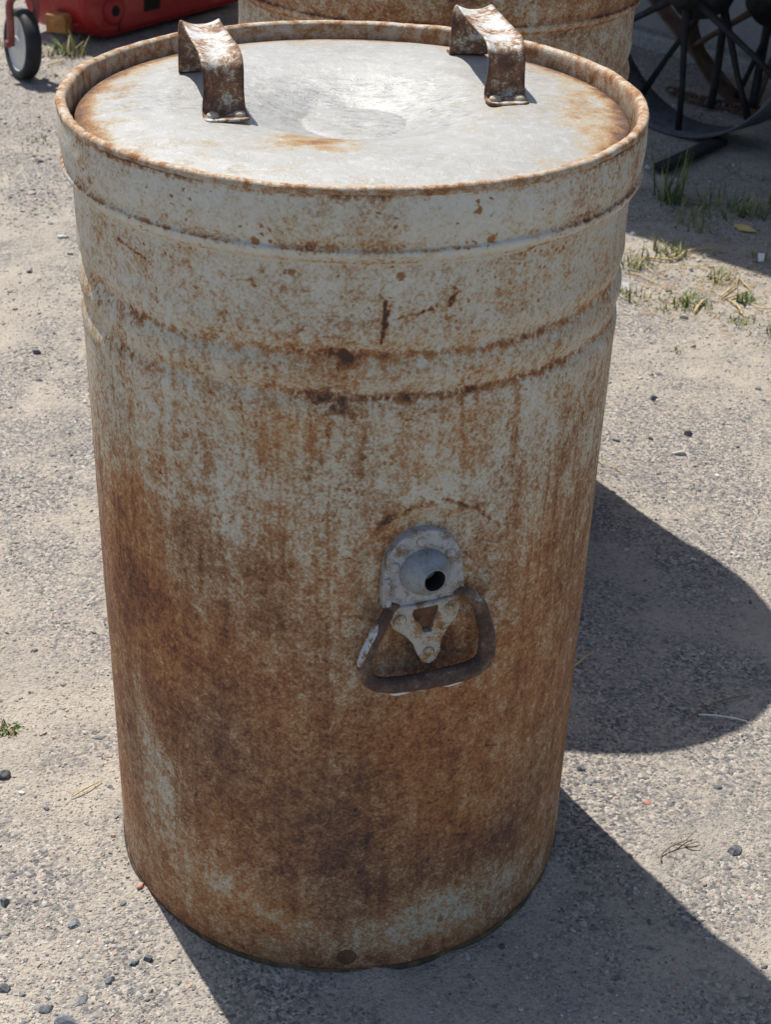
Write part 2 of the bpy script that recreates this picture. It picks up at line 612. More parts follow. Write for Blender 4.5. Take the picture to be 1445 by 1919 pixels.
# ------------------------------------------------------------------ ground
def ground_h(x, y):
    h = .010*vnoise(x*1.1+9, y*1.1+3, 1) + .006*vnoise(x*4, y*4, 2) + .0028*vnoise(x*16, y*16, 3) + .0016*vnoise(x*45, y*45, 4)
    near = np.exp(-(((x)/.42)**2+((y)/.42)**2)**2)
    near2 = np.exp(-(((x-.12)/.42)**2+((y-.89)/.42)**2)**2)
    h = h*(1-.7*np.clip(near+near2, 0, 1))
    for cx_, cy_ in ((0, 0), (.124, .885)):
        rr_ = np.hypot(x-cx_, y-cy_)
        h = h + .011*np.exp(-((rr_-.286)/.017)**2)*np.clip(.5+1.6*vnoise(x*22+cx_, y*22, 5), 0, 1.2)
    return h * np.exp(-((np.abs(x)/7)**4 + (np.abs(y-2)/7)**4))


gx = np.r_[-400, -100, -30, -12, -7, -4, -2.6, np.arange(-1.9, 2.2, .0135), 2.6, 4, 7, 12, 30, 100, 400]
gy = np.r_[-400, -100, -30, -12, -6, -3, -1.6, -1, np.arange(-.62, 5.2, .0135), 5.6, 6.5, 8, 12, 30, 100, 400]
GX, GY = np.meshgrid(gx, gy, indexing='ij')
GV = np.stack([GX, GY, ground_h(GX, GY)], -1).reshape(-1, 3)
ny = len(gy)
ii, jj = np.meshgrid(np.arange(len(gx)-1), np.arange(ny-1), indexing='ij')
q = (ii*ny+jj).ravel()
GF = np.stack([q, q+ny, q+ny+1, q+1], 1)
o = part('ground', (GV, GF), M['ground'], smooth=True, loc=(0, 0, 0))
o['kind'] = 'structure'

# ------------------------------------------------------------------ block shed with an unseen overhang added to shade the right-hand ground
E_ = np.array([.653, -.757, 0])           # along the wall
N_ = np.array([-.757, -.653, 0])          # out of the wall
Zv = np.array([0, 0, 1.0])
W0 = np.array([1.069, 4.102, 0.0])
shed = root('shed', 'grey concrete block shed wall in shade behind the spoked iron wheel', 'shed', tuple(W0))
s0, s1, hh = -1.6, 3.2, 2.25
Rm = np.array([E_, -N_, Zv])
part('mortar_core', box(W0 + E_*(s0+s1)/2 - N_*.10 + Zv*(hh/2-.05), (s1-s0, .185, hh), Rm), M['mortar'], shed)
bmesh_block = None
for rw in range(10):
    off = 0 if rw % 2 else .2
    k = s0 + off
    while k < s1-.39:
        jit = random.uniform(-.0015, .0015)
        c = W0 + E_*(k+.2) - N_*(.097+jit) + Zv*(rw*.205+.06+.1)
        if bmesh_block is None:
            ob = part('block', box(c, (.39, .194, .194), Rm), M['block'], shed, bevel=.005)
            mesh0 = ob.data
            c0 = c
            bmesh_block = ob
        else:
            ob = bmesh_block.copy()
            col.objects.link(ob)
            ob.location = tuple(c-c0)
        k += .4
part('footing', box(W0 + E_*(s0+s1)/2 - N_*.06 + Zv*.02, (s1-s0+.06, .19, .07), Rm), M['mortar'], shed, bevel=.012)
# unseen sheet added for its shade: eave line puts the shadow edge across the yard
hr = 2.05
k_ = hr/math.tan(SUN_EL)
sh = np.array([SH.x, SH.y, 0])*k_
A = np.array([.72, 2.21, 0]) - sh
Bp = np.array([1.019, 1.936, 0]) - sh
ed = (Bp-A)/np.linalg.norm(Bp-A)
nb_ = np.array([-ed[1], ed[0], 0])       # away from camera
if nb_[1] < 0:
    nb_ = -nb_
E0, E1 = A - ed*1.5, A + ed*4.2
rv = [E0, E1, E1 + nb_*3.4, E0 + nb_*3.4]
RV = np.array([p_ + Zv*hr + Zv*(0 if i < 2 else .45) for i, p_ in enumerate(rv)] + [p_ + Zv*(hr+.05) + Zv*(0 if i < 2 else .45) for i, p_ in enumerate(rv)])
part('shade_roof', (RV, [(0, 1, 2, 3)[::-1], (4, 5, 6, 7), (0, 1, 5, 4), (1, 2, 6, 5), (2, 3, 7, 6), (3, 0, 4, 7)]), M['shade_roof'], shed)
part('sky_block_wall', box(E1 - ed*.1 + nb_*1.6 + Zv*hr/2, (.12, 2.9, hr+.1), np.array([ed, nb_, Zv])), M['block'], shed)  # unseen wall, added to cut sky light and deepen the shade
pc = E1 + nb_*.05 - ed*.2
part('post', box(pc + Zv*hr/2, (.1, .1, hr)), M['wood'], shed, bevel=.006)


# ------------------------------------------------------------------ drum
RB, RT, HT = .2862, .2898, .9675


def shell_dr(u, z, main=True):
    d = -.0029*np.exp(-((z-.806-.002*np.sin(u*9))/.0085)**2) - .0025*np.exp(-((z-.762-.002*np.sin(u*7+1))/.0078)**2)
    d += .0022*np.exp(-((z-.784)/.011)**2) + .0012*np.exp(-((z-.828)/.010)**2) + .0012*np.exp(-((z-.741)/.010)**2)
    d += .0022*vnoise(u*9+7, z*7+2, 21) + .0008*vnoise(u*22+3, z*16, 22) + .0003*vnoise(u*70, z*60, 23)
    if main:
        e = np.hypot((u-.085)/.083, (z-.560)/.079)
        d += -.0085*sstep(1.03, .78, e)*sstep(.44, .53, z)
        d += -.013*sstep(1.05, .25, np.hypot((u-.086)/.062, (z-.470)/.046))
        d += -.0045*np.exp(-(((u+.30)/.05)**2+((z-.80)/.035)**2))
        d += -.003*np.exp(-(((u-.33)/.05)**2+((z-.785)/.02)**2)) + .003*np.exp(-(((u-.335)/.03)**2+((z-.755)/.02)**2))
        d += -.003*np.exp(-(((u+.26)/.03)**2+((z-.70+(u+.26)*.6)/.02)**2))
    return d*sstep(0, .05, z)*sstep(.905, .88, z)


# (u, z, radius u, radius z, rust, orange): where rust, paint and the darkened handle recess lie on the front shell
BLOBS = [(-.26, .53, .05, .10, .16, .7), (-.29, .47, .06, .10, .05, .8), (.16, .30, .08, .10, .04, .9), (-.08, .09, .06, .03, .04, .8), (-.05, .26, .10, .07, .05, -.3), (.05, .15, .10, .05, .06, -.3), (-.20, .44, .08, .07, .10, .35), (-.16, .33, .12, .07, .11, .0), (-.02, .20, .13, .08, .12, -.1),
         (.14, .33, .06, .09, .06, .9), (.05, .36, .09, .05, .10, .5), (.22, .42, .05, .10, .05, .5), (.02, .30, .07, .06, .06, .2),
         (.16, .17, .09, .035, .12, -.2), (.15, .090, .085, .030, -.34, -.2), (-.235, .20, .04, .09, -.34, 0), (-.27, .32, .018, .08, -.22, 0),
         (-.12, .115, .04, .028, -.28, 0), (-.07, .085, .04, .02, -.26, 0), (-.18, .14, .035, .04, -.16, .1), (-.11, .075, .035, .018, .12, .9),
         (.05, .055, .05, .016, -.20, 0), (-.03, .095, .05, .02, .16, -.4), (.22, .13, .04, .03, .12, -.2), (-.02, .80, .05, .03, .16, .2), (-.015, .755, .022, .022, .20, -.3),
         (.07, .79, .14, .02, .12, .4), (-.10, .74, .10, .03, .08, .1), (.10, .70, .06, .03, .08, .5), (-.02, .70, .02, .03, .14, .1), (-.05, .72, .03, .02, .10, .4),
         (-.14, .655, .09, .03, -.06, 0), (.10, .66, .05, .02, -.06, 0), (.13, .60, .03, .05, -.08, 0), (.04, .655, .08, .02, -.08, 0), (.19, .64, .04, .05, -.04, 0),
         (-.05, .60, .05, .03, -.10, 0), (-.05, .545, .06, .03, .04, .1), (.26, .60, .04, .10, .12, .1), (.30, .72, .06, .06, .08, .2), (.30, .83, .05, .04, .08, .5),
         (.17, .56, .022, .03, -.16, 0), (-.156, .494, .006, .006, -.45, 0), (-.155, .47, .010, .02, -.22, 0), (.088, .462, .050, .030, .34, -.4), (.30, .30, .08, .12, .04, .3), (-.07, .50, .03, .03, .10, -.2),
         (.04, .605, .02, .015, .10, .4), (-.23, .60, .03, .03, .08, 0), (-.20, .82, .05, .04, -.04, 0), (.06, .83, .05, .03, .07, .3), (.20, .86, .05, .03, .05, .3), (-.1, .83, .05, .03, .04, .1)]
LINES = [((-.34, .803), (-.22, .800), .006, .35), ((-.24, .803), (.0, .806), .0045, .6), ((0, .806), (.16, .802), .004, .6), ((.16, .802), (.30, .808), .004, .95), ((.30, .808), (.36, .803), .005, .6),
         ((-.30, .758), (-.20, .752), .006, .4), ((-.2, .768), (-.05, .765), .004, .35), ((-.05, .762), (.12, .760), .005, .8), ((.12, .760), (.36, .764), .004, .85),
         ((-.025, .805), (.0, .800), .009, .6), ((-.03, .758), (-.005, .750), .010, .7), ((-.02, .745), (-.018, .715), .003, .6),
         ((.031, .858), (.032, .838), .0022, 1.5), ((.032, .838), (.030, .818), .0014, 1.4), ((.0375, .857), (.0335, .835), .001, 1.2), ((.036, .840), (.081, .851), .0009, .7), ((.038, .852), (.07, .853), .0008, .4),
         ((.0955, .868), (.093, .850), .0022, 1.6), ((.092, .858), (.099, .864), .001, 1.2), ((.066, .848), (.080, .853), .0016, 1.0),
         ((.0, .583), (.016, .595), .003, .7), ((.016, .595), (.040, .628), .004, .85), ((.035, .628), (.06, .636), .006, .85), ((.06, .640), (.10, .645), .003, .85), ((.10, .644), (.135, .628), .0022, .85), ((.135, .628), (.165, .598), .0022, .85),
         ((-.005, .583), (.008, .585), .001, .8), ((.005, .587), (.01, .578), .0013, .8), ((-.238, .872), (-.205, .864), .0012, 1.1), ((-.25, .873), (-.243, .872), .0018, 1.0),
         ((-.09, .872), (-.086, .868), .003, 1.1), ((-.075, .866), (-.072, .863), .0025, .7), ((.012, .395), (.018, .34), .001, .6), ((-.03, .72), (-.025, .69), .0012, .6), ((.01, .515), (.02, .512), .0012, .6), ((-.10, .665), (-.10, .625), .001, .4),
         ((-.13, .62), (-.13, .55), .004, .2), ((-.19, .63), (-.19, .57), .003, .2), ((-.085, .60), (-.088, .55), .005, .25), ((.335, .805), (.338, .785), .008, .8)]


def wear(u, z, main=True):
    L = np.interp(z, [0, .03, .08, .14, .25, .38, .48, .56, .62, .70, .74, .82, .90, 1.0], [.62, .57, .58, .64, .65, .60, .555, .49, .42, .36, .355, .315, .295, .27])
    OR = .46 + .7*vnoise(u*14+5, z*9+1, 31)
    LN = np.zeros_like(u)
    if main:
        L = L + .10*sstep(.04, -.24, u)*np.exp(-((z-.46)/.13)**2) + .06*sstep(.1, .26, u)*np.exp(-((z-.50)/.16)**2)
        wu = u + .012*vnoise(u*45, z*30, 41) + .006*vnoise(u*120, z*60, 43)
        wz = z + .020*vnoise(u*45+9, z*30, 42) + .008*vnoise(u*120+4, z*60, 44)
        for bu, bz, ru, rz, am, orr in BLOBS:
            g = np.exp(-(((wu-bu)/ru)**2+((wz-bz)/rz)**2)**1.3)
            L = L + am*(.62 if am > 0 else .58)*g
            OR = OR + orr*g
        rs = np.random.default_rng(77)
        for _ in range(330):
            su = rs.uniform(-.36, .36)
            zt = rs.choice([.76, .80, .70, .64, .60]) + rs.uniform(-.05, .01)
            ln = rs.uniform(.05, .24)
            wd = rs.uniform(.0010, .0028)
            am = rs.uniform(.02, .10)*(1 if rs.random() < .8 else -1)
            fade = sstep(zt, zt-.012, z)*sstep(zt-ln, zt-ln*.35, z)
            L = L + am*fade*np.exp(-((u-su-.0015*np.sin(z*60+su*90))/wd)**2)
        for _ in range(46):
            su, sz = rs.uniform(-.34, .34), rs.uniform(.12, .88)
            aa, ll = rs.normal(0, .5) + (1.57 if rs.random() < .35 else 0), rs.uniform(.004, .022)
            LN = LN + rs.uniform(.2, .7)*sstep(.0015, .0004, seg(u, z, (su, sz), (su+ll*math.cos(aa), sz+ll*math.sin(aa))))
        jit = 1 + 1.3*vnoise(u*160, z*160, 51)
        ju = u + .003*vnoise(u*80, z*80, 52)
        jz = z + .003*vnoise(u*80+5, z*80, 53)
        for p_, q_, wd, am in LINES:
            LN = LN + (am*.8 if wd > .0025 else am)*np.clip(.75+.9*vnoise(u*30+2, z*12, 54), .3, .9)*sstep(wd*1.5, wd*.25, seg(ju, jz, p_, q_)/np.clip(jit, .4, 2))
    else:
        L = L + .15 + .18*vnoise(u*10, z*8, 61)
        OR = OR*.2
    L = L + .10*sstep(.05, .01, z)
    return np.stack([np.clip(L, 0, 1.2), np.clip(OR, 0, 1), np.clip(LN, 0, 1.6)], -1)


def shell(main, nf, nbk, nz, cx=0, cy=0, k=1.0, ztop=.895):
    # angle measured from the front (-y) towards +x; finer in front
    a = np.r_[np.linspace(-1.75, 1.75, nf, endpoint=False), np.linspace(1.75, 2*np.pi-1.75, nbk, endpoint=False)]
    z = np.linspace(-.004, ztop, nz)
    AA, ZZ = np.meshgrid(a, z, indexing='ij')
    U = np.where(AA > np.pi, AA-2*np.pi, AA)*.29
    r = RB + (RT-RB)*ZZ/ztop + shell_dr(U, ZZ, main)
    # turned-in foot
    r = r - .003*sstep(.012, 0, ZZ)
    V = np.stack([cx + k*r*np.sin(AA), cy - k*r*np.cos(AA), k*ZZ], -1).reshape(-1, 3)
    na = len(a)
    I, J = np.meshgrid(np.arange(na), np.arange(nz-1), indexing='ij')
    I2 = (I+1) % na
    F = np.stack([I*nz+J, I2*nz+J, I2*nz+J+1, I*nz+J+1], -1).reshape(-1, 4)
    uv = np.stack([U, ZZ], -1).reshape(-1, 2)
    return (V, F), uv, wear(U, ZZ, main).reshape(-1, 3)


def ring(prof, n, cx, cy, k, wearf, disp=None):
    """revolved band carrying the drum material (uv and wear)"""
    prof = np.asarray(prof, float)
    a = np.linspace(-np.pi, np.pi, n, endpoint=False)
    m_ = len(prof)
    s_ = np.r_[0, np.cumsum(np.hypot(*np.diff(prof, axis=0).T))]
    AA, K = np.meshgrid(a, np.arange(m_), indexing='ij')
    r = prof[K, 0]
    z = prof[K, 1]
    U = AA*.29
    if disp is not None:
        dr, dz = disp(U, z)
        r = r+dr
        z = z+dz
    V = np.stack([cx + k*r*np.sin(AA), cy - k*r*np.cos(AA), k*z], -1).reshape(-1, 3)
    I, J = np.meshgrid(np.arange(n), np.arange(m_-1), indexing='ij')
    I2 = (I+1) % n
    F = np.stack([I*m_+J, I2*m_+J, I2*m_+J+1, I*m_+J+1], -1).reshape(-1, 4)
    uv = np.stack([U, prof[0, 1]+s_[K]], -1).reshape(-1, 2)
    return (V, F), uv, wearf(U, prof[K, 1], K).reshape(-1, 3)


def dens(p_, step):
    out = [p_[0]]
    for a_, b_ in zip(p_[:-1], p_[1:]):
        n_ = max(1, int(math.hypot(b_[0]-a_[0], b_[1]-a_[1])/step))
        for i in range(1, n_+1):
            out.append((a_[0]+(b_[0]-a_[0])*i/n_, a_[1]+(b_[1]-a_[1])*i/n_))
    return out


COLLAR = [(.2880, .887), (.2890, .8915), (.2925, .8950), (.2968, .8990), (.2996, .9040), (.3003, .9070), (.2994, .9090), (.2976, .9104), (.2972, .9120), (.2984, .916), (.2998, .926), (.3006, .938), (.3000, .950), (.2990, .9605)]


def collar_wear(U, z, K):
    L = .235 + .12*sstep(.955, .963, z) + .28*np.exp(-((U-.30)/.09)**2)*(.5+vnoise(U*30, z*30, 71)) + .16*np.exp(-((z-.914)/.004)**2)*(.6+1.5*vnoise(U*40, z*5, 72))
    L = L - .10*sstep(.909, .905, z) + .12*np.exp(-((U-.02)/.03)**2) - .08*np.exp(-((U-.1)/.05)**2) + .12*np.exp(-((U+.06)/.03)**2-((z-.925)/.012)**2)
    L = L + .10*np.exp(-((U+.30)/.05)**2)
    OR = .45 + .5*vnoise(U*12, z*20, 73)
    LN = .75*np.exp(-((z-.9595)/.0022)**2)*np.clip(.55+1.6*vnoise(U*25, z*3, 74), 0, 1) + .8*np.exp(-((z-.9092)/.0013)**2)*np.clip(.5+1.6*vnoise(U*22, 0*z, 75), 0, 1) + .45*np.exp(-((z-.8975)/.0018)**2)
    LN = LN + .7*np.exp(-(((U+.035)/.022)**2+((z-.9125)/.003)**2)) + .5*np.exp(-((seg(U, z, (.018, .955), (.021, .935)))/.0012)**2)
    return np.stack([np.clip(L, 0, 1.2), np.clip(OR, 0, 1), np.clip(LN, 0, 1.6)], -1)


def collar_disp(U, z):
    b = .0012*vnoise(U*8, z*0, 81) + .0008*vnoise(U*25, z*25, 82) + .0004*vnoise(U*90, z*90, 83)
    return b, .0008*vnoise(U*10, z*0+3, 84)


ROLL_P = [(.2978, .9585), (.2992, .9598), (.3001, .9622), (.3000, .9648), (.2988, .9668), (.2965, .9677), (.2935, .9673), (.2912, .9663), (.2897, .9645), (.2890, .9615), (.2886, .954), (.2883, .940), (.2884, .902)]


def build_drum(name, label, cx, cy, k, main, extra=0.0):
    g = root(name, label, 'drum', (cx, cy, 0), None)
    vf, uv, wr = shell(main, 560 if main else 200, 120 if main else 80, 470 if main else 150, cx, cy, k)
    part('body_shell', vf, M['drum'], g, True, uv, ('wear', wr))
    vf, uv, wr = ring(dens(COLLAR, .0025), 720 if main else 240, cx, cy, k, collar_wear, collar_disp)
    wr[:, 0] = wr[:, 0] + extra
    part('collar', vf, M['drum'], g, True, uv, ('wear', wr))
    n_ = 360
    pr = np.array(ROLL_P)
    V, F = revolve(pr*k, n_, (cx, cy, 0))
    aa = np.arctan2(V[:, 1]-cy, V[:, 0]-cx)
    V[:, 2] += .0012*vnoise(aa*9+20, V[:, 2]*0, 91) + .0006*vnoise(aa*40+20, V[:, 2]*90, 92)
    sc_ = 1 + (.0022*vnoise(aa*7+30, V[:, 2]*0, 93) + .0012*vnoise(aa*35+30, V[:, 2]*80, 94))/.3
    V[:, 0] = cx + (V[:, 0]-cx)*sc_
    V[:, 1] = cy + (V[:, 1]-cy)*sc_
    part('rolled_rim', (V, F), M['rim'], g, True)
    # bottom plate and dirt-caked seam
    bp = np.array([(RB-.004, -.003), (RB+.0006, -.001), (RB+.0018, .002), (RB+.0016, .006), (RB+.0002, .009)])*k
    V, F = revolve(bp, 240, (cx, cy, 0))
    aa = np.arctan2(V[:, 1]-cy, V[:, 0]-cx)
    V[:, 2] += .002*vnoise(aa*14+20, V[:, 2]*200, 95)
    part('base_seam', (V, F), M['dirt_band'], g, True)
    part('bottom_plate', revolve(np.array([(RB-.002, .004), (.15, .004), (.0005, .004)])*k, 64, (cx, cy, 0)), M['rivet_rust'], g, True)
    return g


drum = build_drum('lidded_drum', 'tall grey drum with heavy rust, spout plate and drop handle, in the foreground', 0, 0, 1.0, True)


# ---- fittings on the drum's front: plate, spout, bracket, rivets, drop handle
AF = .276
OUT = np.array([math.sin(AF), -math.cos(AF), 0])
RIG = np.array([math.cos(AF), math.sin(AF), 0])
tilt = math.radians(4)
FX = RIG*math.cos(tilt) + Zv*math.sin(tilt)
FY = -RIG*math.sin(tilt) + Zv*math.cos(tilt)
FO = OUT*.2835 + Zv*.560


def loc3(x, y, z): return FO + FX*x + FY*y + OUT*z


# tombstone plate with a soft edge
arc = [(.0405*math.cos(t), .010 + .043*math.sin(t)) for t in np.linspace(0, math.pi, 21)]
outl = [(.0425, -.030), (.0422, -.005)] + arc + [(-.0432, -.005), (-.0440, -.030), (-.036, -.0345), (0, -.0350), (.036, -.0345)]
outl = np.array(outl)


def soft_prism(outline, z0, z1, rnd, O, X, Y, Z, bend=0.0):
    """prism with a rounded top edge; bend curves the sides back round the drum"""
    P = np.asarray(outline, float)
    c = P.mean(0)
    d = np.roll(P, -1, 0)-np.roll(P, 1, 0)
    nr = np.stack([d[:, 1], -d[:, 0]], 1)
    nr /= np.linalg.norm(nr, axis=1)[:, None]
    if ((P-c)*nr).sum() < 0:
        nr = -nr
    rings = [(P, z0), (P, z1-rnd), (P-nr*rnd*.3, z1-rnd*.3), (P-nr*rnd, z1)]
    V = []
    for q_, z in rings:
        for x, y in q_:
            V.append(O + X*x + Y*y + Z*(z - bend*x*x))
    n = len(P)
    F = []
    for k in range(3):
        for i in range(n):
            j = (i+1) % n
            F.append((k*n+i, k*n+j, (k+1)*n+j, (k+1)*n+i))
    F.append(tuple(3*n+i for i in range(n)))
    return np.array(V), F


plate = part('mounting_plate', soft_prism(outl, -.006, .0065, .0016, FO, FX, FY, OUT), M['plate'], drum)
# folded lower lip of the plate
part('plate_lip', tube(spline([loc3(-.034, -.0335, .0055), loc3(-.01, -.0348, .0075), (loc3(.012, -.0345, .0075)), loc3(.034, -.033, .0055)], 6), .0030, 8), M['plate'], plate, True)
part('stiffening_rib', box(loc3(-.0385, -.012, .0075), (.006, .034, .004), np.array([FX, FY, OUT])), M['plate'], plate, bevel=.0015)
# spout: a rounded nozzle leaning down and to the right, with an open bore
ax = OUT*.985 + FY*.02 + FX*.16
ax /= np.linalg.norm(ax)
sx = np.cross(FY, ax)
sx /= np.linalg.norm(sx)
sy = np.cross(ax, sx)
SO = loc3(.001, .0055, .0045)
sp_prof = [(.0270, -.006), (.0264, .000), (.0258, .004), (.0244, .0090), (.0220, .0140), (.0188, .0182), (.0160, .0206), (.0144, .0222), (.0136, .0238), (.0126, .0245), (.0115, .0238)]
bore_prof = [(.0115, .0238), (.0108, .0218), (.0106, .012), (.0105, -.02), (.0003, -.02)]
part('spout', revolve(sp_prof, 48, SO, sx, sy, ax), M['spout'], plate, True)
part('spout_bore', revolve(bore_prof, 32, SO, sx, sy, ax), M['black'], plate, True)


def rivet(x, y, z, r, h, mat, par, name='rivet'):
    pr = [(r*1.0, -.003), (r, h*.25), (r*.86, h*.7), (r*.55, h*.95), (r*.0001, h)]
    return part(name, revolve(pr, 18, loc3(x, y, z), FX, FY, OUT), mat, par, True)


for x, y in ((-.001, .0405), (-.0305, .0165), (.0285, .0205)):
    rivet(x, y, .0065, .0053, .0026, M['plate'], plate)
    part('rivet_ring', tube([loc3(x + .0057*math.cos(t), y + .0057*math.sin(t), .0066) for t in np.linspace(0, 2*math.pi, 20, endpoint=False)], .0006, 6, True), M['rim'], plate, True)
# three-armed bracket under the plate
brk = [(-.036, -.030), (-.008, -.033), (-.013, -.046), (-.011, -.053), (-.0045, -.060), (-.003, -.070), (.006, -.0705), (.009, -.060), (.0135, -.052), (.015, -.044), (.011, -.033), (.037, -.030),
       (.0385, -.048), (.034, -.060), (.024, -.070), (.017, -.081), (.014, -.096), (.009, -.105), (.0015, -.1085), (-.006, -.105), (-.0105, -.095), (-.014, -.082), (-.022, -.070), (-.034, -.060), (-.0385, -.048)]
brk = np.array(brk)[::-1]
bracket = part('handle_bracket', soft_prism(brk, -.008, .0035, .0012, FO - FY*.0 + OUT*-.002, FX, FY - OUT*.085, OUT, .9), M['bracket'], drum)
part('rust_packing', box(loc3(.001, -.050, -.001), (.026, .036, .006), np.array([FX, FY, OUT])), M['rivet_rust'], bracket, bevel=.001)
for x, y in ((-.026, -.050), (.0265, -.048), (.0015, -.094)):
    zb = .0013 - y*.085 - .9*x*x
    rivet(x, y, zb, .0057, .0032, M['bracket'], bracket)
    part('rivet_ring', tube([loc3(x + .0060*math.cos(t), y + .0060*math.sin(t), zb + .0004) for t in np.linspace(0, 2*math.pi, 20, endpoint=False)], .0006, 6, True), M['rim'], bracket, True)
# drop handle
hp = [(-.0335, -.0335, .004), (-.043, -.042, .010), (-.053, -.057, .014), (-.064, -.077, .016), (-.0695, -.096, .0165), (-.065, -.114, .018), (-.050, -.1235, .020), (-.02, -.1275, .021), (.012, -.1285, .021), (.042, -.1275, .020), (.064, -.1215, .017), (.0715, -.107, .014), (.0725, -.088, .012), (.068, -.067, .011), (.062, -.048, .010), (.049, -.0355, .008), (.0375, -.0305, .004)]
hpw = spline([loc3(x if x < .04 else .04+(x-.04)*.75, y*.94, z) for x, y, z in hp], 6)
rr = np.interp(np.linspace(0, 1, len(hpw)), [0, .06, .15, .3, .5, .7, .85, .94, 1], [.0055, .0080, .0086, .0098, .0122, .0118, .0096, .0085, .0055])
rr = rr*.80*(1 + .03*np.sin(np.arange(len(rr))*1.7))
bail = part('drop_handle', tube(hpw, rr, 18), M['bail'], drum, True)
# worn pale paint left on the handle's upper left limb and along its lower edge
i0, i1 = 9, 26
off = -.0028*FX + .0022*FY + .0010*OUT
tp = hpw[i0:i1] + off
part('worn_paint', tube(tp, rr[i0:i1]*np.interp(np.linspace(0, 1, i1-i0), [0, .15, .85, 1], [.45, .74, .74, .4]), 14), M['bailwhite'], bail, True)
for xa, xb in ((.385, .42), (.50, .53)):
    a_, b_ = int(xa*len(hpw)), int(xb*len(hpw))
    tp = hpw[a_:b_+2] - FY*.0088 + OUT*.0040
    part('paint_fleck', tube(tp, np.interp(np.linspace(0, 1, len(tp)), [0, .3, .6, 1], [.0006, .0022, .0018, .0006]), 8), M['white_bit'], bail, True)
# hinge ears
for x, y in ((-.0345, -.034), (.0385, -.031)):
    part('hinge_ear', tube([loc3(x-.006, y+.002, .004), loc3(x, y+.004, .0078), loc3(x+.006, y+.002, .004)], [.004, .0052, .004], 10), M['bail'], drum, True)
# big rivet near the foot of the drum
a0 = .01/.29
bo = np.array([math.sin(a0), -math.cos(a0), 0])
bx = np.array([math.cos(a0), math.sin(a0), 0])
part('base_rivet', revolve([(.0115, -.002), (.0115, .0012), (.0100, .0030), (.006, .0042), (.0001, .0046)], 24, bo*(RB+.0002)+Zv*.030, bx, Zv, bo), M['rivet_rust'], drum, True)


# ------------------------------------------------------------------ lid
lid = root('drum_lid', 'pale scuffed round metal lid with two strap handles, set into the foreground drum', 'lid', (0, 0, .94))
lp = [(.2765, .9385), (.2815, .9395), (.2832, .9425), (.2828, .9465), (.2800, .9492), (.272, .9508), (.255, .9530), (.225, .9556), (.19, .9566), (.155, .9556), (.125, .9515), (.100, .9462), (.080, .9410), (.066, .9374), (.058, .9350), (.0552, .9342), (.0530, .9341), (.050, .9350), (.030, .9356), (.012, .9357), (.0005, .9357)]
lp = dens(lp, .0032)
V, F = revolve(lp, 300)
x_, y_ = V[:, 0], V[:, 1]
rad = np.hypot(x_, y_)
ang = np.arctan2(y_, x_)
V[:, 2] += (.0022*vnoise(x_*9+4, y_*9+4, 101) + .0010*vnoise(x_*28+4, y_*28+4, 102) + .0005*vnoise(x_*70+4, y_*70, 103) + .0022*vnoise(x_*40+9, y_*40+2, 104)*np.exp(-(rad/.10)**2))*sstep(.285, .26, rad)
Lw = .31 + .42*sstep(.255, .282, rad) + .18*sstep(.2, .27, rad)*(.4+.9*np.maximum(np.cos(ang-2.75), 0)**2+1.1*np.maximum(np.cos(ang-.25), 0)**3)
Lw = Lw + .58*np.exp(-(((x_+.036)/.044)**2+((y_+.128)/.050)**2)) + sum(.30*np.exp(-(((x_-fx)/.03)**2+((y_-fy)/.022)**2)) for fx, fy in ((-.126, -.075), (.158, .008), (-.17, .11), (.126, .215))) + .18*np.exp(-(((x_-.235)/.045)**2+((y_+.06)/.05)**2)) + .20*np.exp(-(((x_-.16)/.05)**2+((y_+.035)/.02)**2)) + .20*np.exp(-(((x_-.10)/.05)**2+((y_+.075)/.02)**2)) + .18*np.exp(-(((x_-.22)/.03)**2+((y_-.02)/.03)**2)) + .15*np.exp(-(((x_+.15)/.05)**2+((y_+.14)/.03)**2))
Lw = Lw - .10*np.exp(-((rad-.15)/.07)**2)
SCF = .30 + .80*np.exp(-((rad-.085)/.028)**2) + .35*np.exp(-(((x_+.17)/.05)**2+((y_+.02)/.06)**2)) + .45*np.exp(-((rad/.05)**2))
SCF = SCF - .25*sstep(.0, -.12, y_)
part('lid_disc', (V, F), M['lid'], lid, True, None, ('wear', np.stack([np.clip(Lw, 0, 1.2), np.clip(SCF, 0, 1), 0*Lw], -1)))


